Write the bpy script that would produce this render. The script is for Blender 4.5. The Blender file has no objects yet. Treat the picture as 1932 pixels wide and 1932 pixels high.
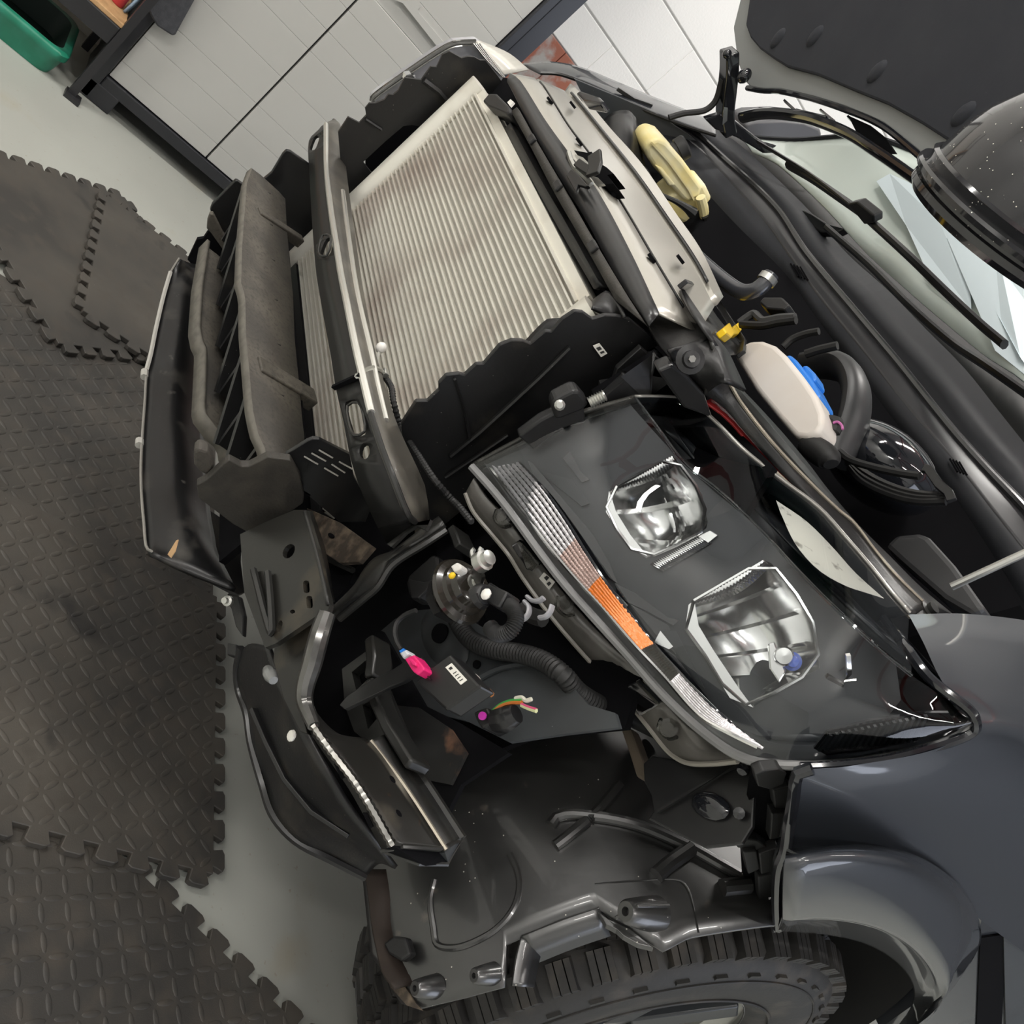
import bpy, math, random
import numpy as np
from mathutils import Vector, Matrix
from mathutils.geometry import tessellate_polygon
random.seed(7)
rng = np.random.default_rng(7)
S = bpy.context.scene
COL = S.collection

# ---------------------------------------------------------------- camera
CAM = np.array([1.27, -0.65, 1.15])
R = np.array([[0.21044384, 0.61375138, 0.76093537],
              [0.68545816, 0.46234171, -0.56248312],
              [-0.69703695, 0.63996046, -0.32340392]])
FPX = 1757.82
cd = bpy.data.cameras.new('camera')
cd.sensor_fit = 'HORIZONTAL'; cd.sensor_width = 36.0
cd.lens = FPX / 1932 * 36.0
cd.clip_start = 0.02
co = bpy.data.objects.new('camera', cd); COL.objects.link(co)
m = Matrix.Identity(4)
for i in range(3):
    m[i][0] = R[0][i]; m[i][1] = -R[1][i]; m[i][2] = -R[2][i]; m[i][3] = CAM[i]
co.matrix_world = m
S.camera = co

# ---------------------------------------------------------------- world, lamps, exposure
w = bpy.data.worlds.new('world'); S.world = w; w.use_nodes = True
w.node_tree.nodes['Background'].inputs[0].default_value = (0.8, 0.85, 1.0, 1)
w.node_tree.nodes['Background'].inputs[1].default_value = 0.3
S.view_settings.view_transform = 'Standard'
S.view_settings.look = 'None'
S.view_settings.gamma = 1.0
S.view_settings.use_curve_mapping = False
S.view_settings.exposure = -0.3

def area(name, loc, sx, sy, power, col=(1, 0.97, 0.92), rot=(0, 0, 0)):
    l = bpy.data.lights.new(name, 'AREA'); l.shape = 'RECTANGLE'
    l.size = sx; l.size_y = sy; l.energy = power; l.color = col
    o = bpy.data.objects.new(name, l); COL.objects.link(o)
    o.location = loc; o.rotation_euler = rot
    return o
CEIL = 4.2
for x, y in ((-0.9, -1.6), (-0.9, 1.2), (1.5, -1.6), (1.5, 1.2), (3.6, -0.4), (0.3, -3.5), (2.6, -3.5)):  # frontmost row is added to brighten the front wall and lens reflections
    area('ceiling_or_added_lamp', (x, y, CEIL - 0.12), 0.16, 1.5, 85)
# daylight through the open garage door behind the camera's right
area('door_daylight', (4.7, 3.2, 1.5), 2.6, 2.8, 90, (0.8, 0.86, 1.0), (math.radians(90), 0, math.radians(90)))

# ---------------------------------------------------------------- rays and points
def ray(x, y):
    return R.T @ np.array([(x - 966) / FPX, (y - 966) / FPX, 1.0])
def PY(v, pts): return [CAM + ray(*q) * ((v - CAM[1]) / ray(*q)[1]) for q in pts]
def PX(v, pts): return [CAM + ray(*q) * ((v - CAM[0]) / ray(*q)[0]) for q in pts]
def PZ(v, pts): return [CAM + ray(*q) * ((v - CAM[2]) / ray(*q)[2]) for q in pts]
def PN(p, n, pts):
    p = np.array(p, float); n = np.array(n, float)
    return [CAM + ray(*q) * (((p - CAM) @ n) / (ray(*q) @ n)) for q in pts]
def Q(ax, pts):
    """pts: (px, py, value); value is the coordinate along ax"""
    f = {'X': PX, 'Y': PY, 'Z': PZ}[ax]
    return [f(q[2], [q[:2]])[0] for q in pts]
def PC(cy, cz, r, pts):
    """first hit with a cylinder along X"""
    out = []
    for q in pts:
        d = ray(*q); o = CAM[1:] - np.array([cy, cz]); e = d[1:]
        a = e @ e; b = 2 * o @ e; c = o @ o - r * r
        disc = max(b * b - 4 * a * c, 0)
        out.append(CAM + d * ((-b - math.sqrt(disc)) / (2 * a)))
    return out

def resample(pts, n, smooth=True):
    P = np.array(pts, float)
    if len(P) == 1: return np.repeat(P, n, 0)
    d = np.r_[0, np.cumsum(np.linalg.norm(np.diff(P, axis=0), axis=1))]
    t = np.linspace(0, d[-1], n)
    if not smooth or len(P) < 3:
        return np.stack([np.interp(t, d, P[:, i]) for i in range(P.shape[1])], 1)
    # Catmull-Rom (non-uniform, finite difference tangents)
    T = np.zeros_like(P)
    for i in range(len(P)):
        a = max(i - 1, 0); b = min(i + 1, len(P) - 1)
        T[i] = (P[b] - P[a]) / max(d[b] - d[a], 1e-9)
    k = np.clip(np.searchsorted(d, t, side='right') - 1, 0, len(P) - 2)
    h = (d[k + 1] - d[k]); u = ((t - d[k]) / np.maximum(h, 1e-9))[:, None]; h = h[:, None]
    return ((2 * u**3 - 3 * u**2 + 1) * P[k] + (u**3 - 2 * u**2 + u) * h * T[k]
            + (-2 * u**3 + 3 * u**2) * P[k + 1] + (u**3 - u**2) * h * T[k + 1])

# ---------------------------------------------------------------- geometry pieces: lists of (verts, faces)
def prism(pts, vec, holes=()):
    pts = [np.array(p, float) for p in pts]; vec = np.array(vec, float)
    loops = [pts] + [[np.array(p, float) for p in h] for h in holes]
    allp = [p for l in loops for p in l]; n = len(allp)
    if holes:
        tri = tessellate_polygon([[Vector(p) for p in l] for l in loops])
        F = [tuple(t) for t in tri] + [tuple(i + n for i in reversed(t)) for t in tri]
    else:
        F = [tuple(range(n)), tuple(reversed(range(n, 2 * n)))]
    o = 0
    for l in loops:
        k = len(l)
        for i in range(k):
            a, b = o + i, o + (i + 1) % k
            F.append((a, a + n, b + n, b))
        o += k
    return [(np.array(allp + [p + vec for p in allp]), F)]
def newell(pts):
    P = np.array(pts); n = np.zeros(3)
    for i in range(len(P)):
        a, b = P[i], P[(i + 1) % len(P)]
        n += np.cross(a, b)
    return n / max(np.linalg.norm(n), 1e-12)
def plate(pts, th, holes=(), away=True):
    n = newell(pts); c = np.mean(np.array(pts), axis=0)
    if n @ (CAM - c) < 0: n = -n
    return prism(pts, -n * th if away else n * th, holes)
def grid(rows, closed=False):
    G = np.array(rows); a, b = G.shape[:2]; F = []
    for i in range(a - 1):
        for j in range(b - (0 if closed else 1)):
            k = (j + 1) % b
            F.append((i * b + j, i * b + k, (i + 1) * b + k, (i + 1) * b + j))
    return [(G.reshape(-1, 3), F)]
def loft(polys, n=24, m=None, smooth=True, across=True):
    """surface through polylines, facing the camera"""
    rows = np.array([resample(p, n, smooth) for p in polys])
    if m and len(rows) > 1:
        rows = np.stack([resample(rows[:, j], m, across) for j in range(n)], 1)
    (V, F), = grid(rows)
    a, b = rows.shape[:2]
    nrm = np.zeros(3); c = V.mean(0)
    for f in F[::max(1, len(F) // 60)]:
        nrm += np.cross(V[f[1]] - V[f[0]], V[f[3]] - V[f[0]])
    if nrm @ (CAM - c) < 0: F = [tuple(reversed(f)) for f in F]
    return [(V, F)]
def frames(P):
    T = np.gradient(P, axis=0); T /= np.maximum(np.linalg.norm(T, axis=1), 1e-9)[:, None]
    u = np.cross(T[0], [0, 0, 1.0])
    if np.linalg.norm(u) < .1: u = np.cross(T[0], [0, 1.0, 0])
    u /= np.linalg.norm(u); U = []
    for t in T:
        u = u - t * (u @ t); u /= np.linalg.norm(u); U.append(u)
    U = np.array(U); return T, U, np.cross(T, U)
def tube(pts, r, n=10, k=None, smooth=True, sq=1.0, corr=0.0):
    """swept tube; r number or per-point list; sq scales the second axis; corr alternates the radius"""
    P = np.array(pts, float); L = k or len(P)
    rr = np.full(len(P), r, float) if np.isscalar(r) else np.array(r, float)
    X = resample(np.c_[P, rr], L, smooth); P = X[:, :3]; rr = X[:, 3].copy()
    if corr: rr = rr * (1 - corr * (np.arange(L) % 2))
    T, U, W = frames(P)
    a = np.linspace(0, 2 * math.pi, n, endpoint=False)
    rows = [P[i] + rr[i] * (np.cos(a)[:, None] * U[i] + sq * np.sin(a)[:, None] * W[i]) for i in range(L)]
    (V, F), = grid(rows, True)
    F += [tuple(reversed(range(n))), tuple(range((L - 1) * n, L * n))]
    return [(V, F)]
def bar(pts, w, h, up=(0, 0, 1), k=None, smooth=False):
    """rectangular section swept along pts"""
    P = resample(pts, k, smooth) if k else np.array(pts, float)
    T = np.gradient(P, axis=0); rows = []
    up = np.array(up, float)
    for p, t in zip(P, T):
        t = t / np.linalg.norm(t); s = np.cross(t, up); s /= np.linalg.norm(s); v = np.cross(s, t)
        rows.append([p - s * w / 2 - v * h / 2, p + s * w / 2 - v * h / 2, p + s * w / 2 + v * h / 2, p - s * w / 2 + v * h / 2])
    (V, F), = grid(rows, True); L = len(P)
    F += [(3, 2, 1, 0), tuple(range((L - 1) * 4, L * 4))]
    return [(V, F)]
def lathe(c, axis, prof, n=24, squash=None):
    """prof: (radius, height along axis)"""
    c = np.array(c, float); ax = np.array(axis, float); ax /= np.linalg.norm(ax)
    u = np.cross(ax, [0, 0, 1.0])
    if np.linalg.norm(u) < .1: u = np.cross(ax, [0, 1.0, 0])
    u /= np.linalg.norm(u); v = np.cross(ax, u)
    a = np.linspace(0, 2 * math.pi, n, endpoint=False)
    rows = [c + ax * h + max(r, 1e-5) * (np.cos(a)[:, None] * u + np.sin(a)[:, None] * v) for r, h in prof]
    return grid(rows, True)
def box(c, s, ax=None):
    c = np.array(c, float); A = np.eye(3) if ax is None else np.array(ax, float)
    V = [c + A[0] * s[0] * i / 2 + A[1] * s[1] * j / 2 + A[2] * s[2] * k / 2 for k in (-1, 1) for j in (-1, 1) for i in (-1, 1)]
    return [(np.array(V), [(0, 2, 3, 1), (4, 5, 7, 6), (0, 1, 5, 4), (2, 6, 7, 3), (0, 4, 6, 2), (1, 3, 7, 5)])]
def span(a, b): return box([(i + j) / 2 for i, j in zip(a, b)], [abs(j - i) for i, j in zip(a, b)])
def ell(c, u, v, w, n=10, half=False):
    """ellipsoid with semi-axis vectors u, v, w"""
    c, u, v, w = [np.array(q, float) for q in (c, u, v, w)]; rows = []
    m_ = n // 2
    for i in range(m_ + 1):
        t = -math.pi / 2 + math.pi * i / m_ if not half else math.pi / 2 * i / m_
        a = np.linspace(0, 2 * math.pi, n, endpoint=False)
        rows.append(c + w * math.sin(t) + max(math.cos(t), 1e-4) * (np.cos(a)[:, None] * u + np.sin(a)[:, None] * v))
    return grid(rows, True)

# ---------------------------------------------------------------- objects
WLOC = {}
def link(name, me, parent=None, loc=(0, 0, 0), label=None, kind=None):
    o = bpy.data.objects.new(name, me); COL.objects.link(o)
    loc = np.array(loc, float); WLOC[o.name] = loc
    if parent is not None:
        o.parent = parent; o.location = loc - WLOC[parent.name]
    else: o.location = loc
    if label: o['label'] = label
    if kind: o['kind'] = kind
    return o
def emit(name, geo, mat, parent=None, label=None, kind=None, smooth=35, bevel=0, seg=2, solid=0, off=-1, sub=0, base=False):
    V, F, o = [], [], 0
    for v, f in geo:
        V.append(v); F += [tuple(i + o for i in q) for q in f]; o += len(v)
    V = np.concatenate(V); lo, hi = V.min(0), V.max(0)
    c = (lo + hi) / 2
    if base: c[2] = lo[2]
    me = bpy.data.meshes.new(name)
    me.from_pydata((V - c).tolist(), [], F); me.validate()
    if mat: me.materials.append(mat)
    if smooth:
        me.shade_smooth(); me.set_sharp_from_angle(angle=math.radians(smooth))
    ob = link(name, me, parent, c, label, kind)
    if sub:
        md = ob.modifiers.new('sub', 'SUBSURF'); md.levels = md.render_levels = sub
    if solid:
        md = ob.modifiers.new('solid', 'SOLIDIFY'); md.thickness = solid; md.offset = off
    if bevel:
        md = ob.modifiers.new('bevel', 'BEVEL'); md.width = bevel; md.segments = seg
        md.limit_method = 'ANGLE'; md.angle_limit = math.radians(30); md.harden_normals = False
    return ob
def again(ob, parent, d=(0, 0, 0), rot=None):
    c = ob.copy(); COL.objects.link(c); c.parent = parent
    loc = WLOC[ob.name] + np.array(d, float); WLOC[c.name] = loc
    c.location = loc - (WLOC[parent.name] if parent is not None else 0)
    if rot is not None: c.rotation_euler = rot
    return c
def tag(o, label, cat, group=None, kind=None):
    o['label'] = label; o['category'] = cat
    if group: o['group'] = group
    if kind: o['kind'] = kind
    return o
def thing(name, label, cat, loc=(0, 0, 0), group=None):
    return tag(link(name, None, None, loc), label, cat, group)

# ---------------------------------------------------------------- materials
def mat(name, col, rough=.5, metal=0.0, n=None, bump=None, coat=0, spec=.5, speck=None, rn=None, stretch=None):
    """n: [(scale, colour, lo, hi, detail), ...] noise masks; bump: (scale, strength); speck: (scale, colour, size)"""
    M = bpy.data.materials.new(name); M.use_nodes = True
    t = M.node_tree; b = t.nodes['Principled BSDF']; L = t.links.new
    b.inputs['Base Color'].default_value = (*col, 1)
    b.inputs['Roughness'].default_value = rough; b.inputs['Metallic'].default_value = metal
    b.inputs['Coat Weight'].default_value = coat; b.inputs['Coat Roughness'].default_value = .04
    b.inputs['Specular IOR Level'].default_value = spec
    g = t.nodes.new('ShaderNodeNewGeometry'); src = g.outputs['Position']
    if stretch:
        mp = t.nodes.new('ShaderNodeMapping'); mp.inputs['Scale'].default_value = stretch
        L(src, mp.inputs['Vector']); src = mp.outputs['Vector']
    prev = None
    def noise(sc, det):
        q = t.nodes.new('ShaderNodeTexNoise'); q.inputs['Scale'].default_value = sc; q.inputs['Detail'].default_value = det
        L(src, q.inputs['Vector']); return q
    def mixin(fac, c2):
        nonlocal prev
        x = t.nodes.new('ShaderNodeMix'); x.data_type = 'RGBA'
        if prev is None: x.inputs[6].default_value = (*col, 1)
        else: L(prev, x.inputs[6])
        x.inputs[7].default_value = (*c2, 1); L(fac, x.inputs[0]); prev = x.outputs[2]
    for q in (n or []):
        sc, c2, lo, hi = q[:4]; nz = noise(sc, q[4] if len(q) > 4 else 4)
        mr = t.nodes.new('ShaderNodeMapRange'); mr.inputs[1].default_value = lo; mr.inputs[2].default_value = hi
        L(nz.outputs[0], mr.inputs[0]); mixin(mr.outputs[0], c2)
        if rn is not None and q is n[0]:
            m2 = t.nodes.new('ShaderNodeMapRange'); m2.inputs[1].default_value = lo; m2.inputs[2].default_value = hi
            m2.inputs[3].default_value = rough; m2.inputs[4].default_value = rn
            L(nz.outputs[0], m2.inputs[0]); L(m2.outputs[0], b.inputs['Roughness'])
    if speck:
        vo = t.nodes.new('ShaderNodeTexVoronoi'); vo.inputs['Scale'].default_value = speck[0]
        L(src, vo.inputs['Vector'])
        lt = t.nodes.new('ShaderNodeMath'); lt.operation = 'LESS_THAN'; lt.inputs[1].default_value = speck[2]
        L(vo.outputs['Distance'], lt.inputs[0])
        nz = noise(speck[0] * .2, 2); gt = t.nodes.new('ShaderNodeMath'); gt.operation = 'GREATER_THAN'; gt.inputs[1].default_value = .52
        L(nz.outputs[0], gt.inputs[0])
        mu = t.nodes.new('ShaderNodeMath'); mu.operation = 'MULTIPLY'; L(lt.outputs[0], mu.inputs[0]); L(gt.outputs[0], mu.inputs[1])
        mixin(mu.outputs[0], speck[1])
    if prev is not None: L(prev, b.inputs['Base Color'])
    if bump:
        nz = noise(bump[0], 3); bp = t.nodes.new('ShaderNodeBump')
        bp.inputs['Strength'].default_value = bump[1]; bp.inputs['Distance'].default_value = .002
        L(nz.outputs[0], bp.inputs['Height']); L(bp.outputs[0], b.inputs['Normal'])
    return M
def clear(name, tint, ior=1.5, rough=0.0, milk=0.0, milkcol=(.8, .8, .8)):
    M = bpy.data.materials.new(name); M.use_nodes = True; t = M.node_tree; L = t.links.new
    t.nodes.remove(t.nodes['Principled BSDF']); out = t.nodes['Material Output']
    tr = t.nodes.new('ShaderNodeBsdfTransparent'); tr.inputs[0].default_value = (*tint, 1)
    gl = t.nodes.new('ShaderNodeBsdfGlossy'); gl.inputs['Roughness'].default_value = rough
    fr = t.nodes.new('ShaderNodeFresnel'); fr.inputs[0].default_value = ior
    mx = t.nodes.new('ShaderNodeMixShader'); L(fr.outputs[0], mx.inputs[0])
    first = tr.outputs[0]
    if milk:
        df = t.nodes.new('ShaderNodeBsdfDiffuse'); df.inputs[0].default_value = (*milkcol, 1)
        m0 = t.nodes.new('ShaderNodeMixShader'); m0.inputs[0].default_value = milk
        L(tr.outputs[0], m0.inputs[1]); L(df.outputs[0], m0.inputs[2]); first = m0.outputs[0]
    L(first, mx.inputs[1]); L(gl.outputs[0], mx.inputs[2]); L(mx.outputs[0], out.inputs[0])
    return M
DUST = (.20, .175, .14)
m_plastic = mat('black_plastic', (.011, .011, .012), .42, n=[(9, (.024, .023, .022), .45, .8)], bump=(400, .08))
m_satin = mat('satin_black_plastic', (.011, .011, .012), .30, n=[(14, (.02, .02, .019), .4, .8)])
m_dusty = mat('dusty_black_plastic', (.055, .049, .041), .72, n=[(13, (.105, .093, .074), .42, .72, 8), (7, (.035, .032, .028), .52, .7, 6), (150, (.035, .031, .027), .48, .75, 6)], bump=(300, .3))
m_dust3 = mat('dark_dusty_plastic', (.024, .0215, .018), .6, n=[(30, (.045, .040, .032), .45, .75, 8)], bump=(260, .3))
m_elbow = mat('glossy_dark_steel', (.16, .157, .15), .20, metal=.8, n=[(30, (.08, .078, .074), .5, .7)])
m_dust2 = mat('lightly_dusted_plastic', (.010, .010, .0105), .40, n=[(18, (.05, .044, .035), .55, .9, 8)], bump=(300, .12), speck=(110, (.3, .28, .25), .06))
m_steel = mat('black_painted_steel', (.020, .020, .019), .30, n=[(12, (.05, .044, .034), .58, .9, 8)], rn=.5, spec=.45)
m_beam = mat('satin_black_beam_paint', (.014, .014, .0135), .36, spec=.22)
m_bright = mat('painted_edge_highlight', (.88, .87, .82), .32, metal=.9)  # bright colour paints the lamp highlight along the beam's rounded edges
m_lip = mat('dusty_lit_lip', (.115, .106, .088), .7, n=[(60, (.07, .064, .054), .45, .75, 8)])  # dusty plastic, lightened to paint the lit front edge
m_valance = mat('mottled_black_valance', (.007, .007, .0075), .34, n=[(16, (.05, .046, .040), .56, .74, 9), (40, (.10, .095, .085), .68, .8, 8)], rn=.6, spec=.4)
m_beamtop = mat('dusty_beam_top', (.075, .07, .06), .38, n=[(20, (.14, .128, .105), .45, .75, 8), (9, (.045, .042, .038), .5, .7, 6)], coat=.2)
m_bare = mat('bright_bare_steel', (.50, .49, .46), .24, metal=1.0, n=[(30, (.25, .24, .22), .5, .7)])
m_rust = mat('muddy_black_steel', (.016, .0155, .014), .3, n=[(14, (.11, .092, .065), .56, .85, 8), (50, (.08, .04, .02), .66, .82, 6)], rn=.7, spec=.35)
m_rust2 = mat('rusty_dusty_steel', (.05, .038, .028), .8, n=[(60, (.17, .13, .09), .45, .7, 8)], bump=(200, .3))
m_paint = mat('dark_blue_grey_body_paint', (.020, .023, .029), .42, metal=.10, coat=1.0)
m_apron = mat('dull_grey_inner_body', (.045, .05, .054), .5, n=[(6, (.03, .03, .03), .45, .8)], speck=(60, (.25, .25, .25), .03))
m_alu = mat('aluminium', (.74, .72, .65), .48, metal=.5, n=[(7, (.48, .43, .36), .5, .8)])
m_tube = mat('condenser_tube_metal', (.72, .70, .63), .45, metal=.35, n=[(5, (.42, .35, .30), .48, .72)])
m_fin = mat('condenser_fin_metal', (.46, .445, .40), .6, metal=.2, n=[(5, (.37, .30, .27), .48, .72), (500, (.42, .41, .37), .4, .6)])
m_chrome = mat('chrome', (.85, .85, .85), .05, metal=1)
m_chrome2 = mat('soft_chrome', (.75, .75, .74), .16, metal=1)
m_zinc = mat('zinc_plated_steel', (.55, .55, .52), .35, metal=.9)
m_piano = mat('gloss_black_plastic', (.012, .013, .016), .08, coat=.5)
m_greyin = mat('dark_grey_bezel', (.026, .029, .033), .3)
m_lens = clear('clear_lens', (.93, .95, .96), 1.62)
m_smoke = clear('smoked_clear_plastic', (.62, .62, .60), 1.5, .08, .10, (.32, .31, .28))
m_prism = mat('clear_light_bar', (.62, .60, .62), .18, metal=.35, bump=(260, .9), spec=.8)
m_amber = mat('amber_light_bar', (.85, .22, .03), .2, bump=(260, .9), spec=.8)
m_amber2 = mat('pale_amber_light_bar', (.55, .40, .36), .2, metal=.2, bump=(260, .9), spec=.8)
m_rubber = mat('black_rubber', (.013, .013, .013), .55)
m_seal = mat('rubber_seal', (.02, .02, .022), .33)
m_white = mat('white_plastic', (.78, .76, .72), .4)
m_label = mat('white_sticker', (.80, .78, .72), .5)
m_ink = mat('black_ink', (.03, .03, .03), .6)
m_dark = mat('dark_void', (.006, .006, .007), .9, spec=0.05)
# ---------------------------------------------------------------- the room
m_floor = mat('painted_concrete', (.385, .395, .36), .40, n=[(1.6, (.34, .345, .315), .4, .7), (3.5, (.33, .29, .21), .62, .78, 9), (70, (.30, .27, .22), .66, .76, 4)], bump=(30, .05))
m_wallpaint = mat('white_block_paint', (.88, .875, .85), .6, bump=(120, .35))
m_joint = mat('painted_mortar', (.70, .69, .66), .7)
m_clad = mat('grey_cladding', (.62, .63, .64), .5)
m_ceil = mat('pale_roof_sheet', (.38, .39, .41), .5)
m_red = mat('red_steel_girder', (.16, .018, .015), .45)
m_brickred = mat('worn_red_brick', (.36, .13, .085), .8, n=[(13, (.42, .40, .38), .48, .62, 6)], bump=(80, .3))
def st(o): o['kind'] = 'structure'; return o
st(emit('floor', span((-2.6, -4.4, -.1), (5, 6.2, 0)), m_floor, smooth=0))
st(emit('ceiling', span((-2.6, -4.4, CEIL), (5, 6.2, CEIL + .1)), m_ceil, smooth=0))
wl = st(emit('wall_left', span((-2.6, -4.4, 0), (-2.16, 6.2, CEIL)), m_joint, smooth=0))
st(emit('wall_front', span((-2.6, -4.5, 0), (5, -4.4, CEIL)), mat('white_front_cladding', (.78, .78, .77), .5), smooth=0))
st(emit('wall_rear', span((-2.6, 6.2, 0), (5, 6.3, CEIL)), mat('dark_rear_cladding', (.07, .075, .085), .6), smooth=0))
st(emit('wall_right', span((5, -4.4, 0), (5.1, 1.7, CEIL)) + span((5, 1.7, 3.0), (5.1, 4.7, CEIL)) + span((5, 4.7, 0), (5.1, 6.2, CEIL)), m_clad, smooth=0))
k = 0
for a, b in (((-2.15, -1.0), (5, -1.0)), ((-2.15, 2.2), (5, 2.2)), ((1.4, -4.3), (1.4, 6.1)), ((-2.1, 2.2), (1.4, -1.0)), ((1.4, -1.0), (4.9, 2.2))):
    k += 1
    st(emit('trim_%d' % k, bar([(*a, 3.75), (*b, 3.75)], .1, .16), m_red, smooth=0))
# painted blockwork: each block a piece of the wall, joints recessed
blk = None
for r in range(0, 9):
    z0 = 1.292 + (r - 1) * .2215
    if r == 0: z0 = 1.147
    for c in range(8):
        y0 = .05 + c * .448 - (.224 if r % 2 else 0)
        if y0 > 3.2: continue
        if r == 0:
            emit('brick', span((-2.165, y0, 1.147), (-2.15, y0 + .4479, 1.285)), m_wallpaint, wl, smooth=0, bevel=.003)
        elif blk is None:
            blk = emit('brick', span((-2.165, y0, z0), (-2.15, y0 + .4479, z0 + .2150)), m_wallpaint, wl, smooth=0, bevel=.003)
            b0 = np.array([y0, z0])
        else: again(blk, wl, (0, y0 - b0[0], z0 - b0[1]))
# unpainted red course showing below the painted blocks
for r in range(2):
    for c in range(3):
        y0 = .40 + c * .448 - .2 * r
        emit('brick', span((-2.165, y0, .925 - r * .2215), (-2.150, y0 + .446, 1.143 - r * .2215)), m_brickred, wl, smooth=0, bevel=.003)

# ---------------------------------------------------------------- interlocking floor mats
m_mat = mat('grey_eva_foam', (.036, .0335, .030), .62, n=[(3.2, (.080, .071, .059), .42, .72, 6), (26, (.058, .050, .041), .48, .75, 8), (8, (.020, .019, .018), .64, .74, 6)], bump=(500, .12), speck=(45, (.34, .32, .28), .022))
def foam_mat(label, c0, u1, z, teeth=(1, 1, 1, 1), L=.57, h=.0118, ovals=True, keep=lambda p: True, s=1):
    u1 = np.array(u1, float); u1 /= np.linalg.norm(u1); u2 = np.array([-u1[1], u1[0]]) * s
    cor = [np.array([0, 0.]), np.array([L, 0.]), np.array([L, L]), np.array([0, L])]
    out = []; N = 11; p = L / N; d = .022
    for e in range(4):
        a, b = cor[e], cor[(e + 1) % 4]; t = (b - a) / L; nrm = np.array([t[1], -t[0]])
        out.append(a)
        if teeth[e]:
            for i in range(N):
                s = (i + .5) * p
                for q, o in ((-.26, 0), (-.36, .8), (-.22, 1), (.22, 1), (.36, .8), (.26, 0)):
                    out.append(a + t * (s + q * p) + nrm * d * o)
    W3 = lambda q, zz=0: np.array([c0[0] + u1[0] * q[0] + u2[0] * q[1], c0[1] + u1[1] * q[0] + u2[1] * q[1], z + zz])
    pts = [W3(q) for q in out]
    o = emit('floor_mat', prism(pts, (0, 0, h)), m_mat, smooth=0, bevel=.0012, seg=1, base=True)
    tag(o, label, 'floor mat', 'interlocking foam floor mats')
    if ovals:
        g = []; sp = .0262; n = int(L / sp)
        for i in range(n):
            for j in range(n):
                q = np.array([(i + .6) * sp, (j + .6) * sp])
                if not keep(W3(q)): continue
                a = 1 if (i + j) % 2 else -1
                ang = math.radians(45 * a); U = np.array([math.cos(ang), math.sin(ang)]); Vv = np.array([-U[1], U[0]])
                e = lambda w_: np.array([u1[0] * w_[0] + u2[0] * w_[1], u1[1] * w_[0] + u2[1] * w_[1], 0])
                g += ell(W3(q, h - .0004), e(U * .0145), e(Vv * .0046), (0, 0, .0019), 10, True)
        emit('raised_pattern', g, m_mat, o, kind='stuff', smooth=60)
    return o
inview = lambda p: p[0] > -1.3
foam_mat('dark grey foam mat at the lower left, skewed and tucked under its neighbour', (.473, -.043), (.52, .854), 0, (1, 0, 0, 0), L=.60, s=-1)
foam_mat('grey foam mat with toothed edge beside the truck, between two others', (.556, .243), (-1, 0), .0120, (1, 0, 0, 1), L=.57)
foam_mat('worn foam mat under the front valance, behind the large toothed one', (-.012, .243), (-1, 0), 0, (0, 0, 0, 0), L=.60)
foam_mat('brownish foam mat lying skewed with its corner over another mat', (-.488, -.159), (-.63, .777), .0122, (1, 1, 1, 1), L=.56, ovals=False)
foam_mat('foam mat nearest the white cupboard, laid on the skewed one', (-.632, .43), (-1, 0), .0246, (1, 1, 1, 1), L=.56, ovals=False)

# ---------------------------------------------------------------- storage cupboard by the wall
m_cup = mat('pale_grey_resin', (.47, .468, .445), .45)
m_frame = mat('black_resin_frame', (.022, .023, .027), .3)
cup = thing('storage_cupboard', 'pale grey double-door storage cupboard with a black frame by the wall', 'cupboard', (-1.94, .14, 0))
X0 = -1.74
emit('cabinet_body', span((-2.14, -.255, .05), (X0 - .02, .60, 1.9)), m_frame, cup, smooth=0)
zs = [.096, .154, .253, .335, .448, .566, .644, .729, .806, .862, .90, 1.0, 1.1, 1.2, 1.3, 1.4, 1.5, 1.6, 1.7, 1.84]
for ya, yb in ((-.222, .117), (.124, .497)):
    d = link('door', None, cup, (X0, (ya + yb) / 2, 1.0))
    for i in range(len(zs) - 1):
        mid = zs[i] in (.806,)
        dx = -.013 if mid else 0
        emit('panel', span((X0 - .02, ya, zs[i] + .0003), (X0 + dx, yb, zs[i + 1] - .0003)), m_cup, d, smooth=0, bevel=.0008, seg=1)
    if ya > 0:
        emit('handle', plate(PX(X0 + .004, [(745, 0), (792, 0), (793, 12), (788, 19), (792, 26), (842, 86), (828, 92), (760, 6)]), .006), m_cup, d, smooth=0)
emit('side_post', span((X0 - .02, -.262, .0), (X0 + .012, -.226, 1.9)), m_frame, cup, smooth=0, bevel=.006)
emit('side_post', span((X0 - .02, .50, .0), (X0 + .012, .535, 1.9)), m_frame, cup, smooth=0, bevel=.006)
emit('bottom_rail', span((X0 - .02, -.226, .055), (X0 + .010, .50, .092)), m_frame, cup, smooth=0, bevel=.004)
emit('foot', span((X0 - .3, -.255, 0), (X0 + .012, -.16, .06)), m_frame, cup, smooth=0, bevel=.004)
emit('foot', span((X0 - .3, .42, 0), (X0 + .012, .53, .06)), m_frame, cup, smooth=0, bevel=.004)

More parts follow.
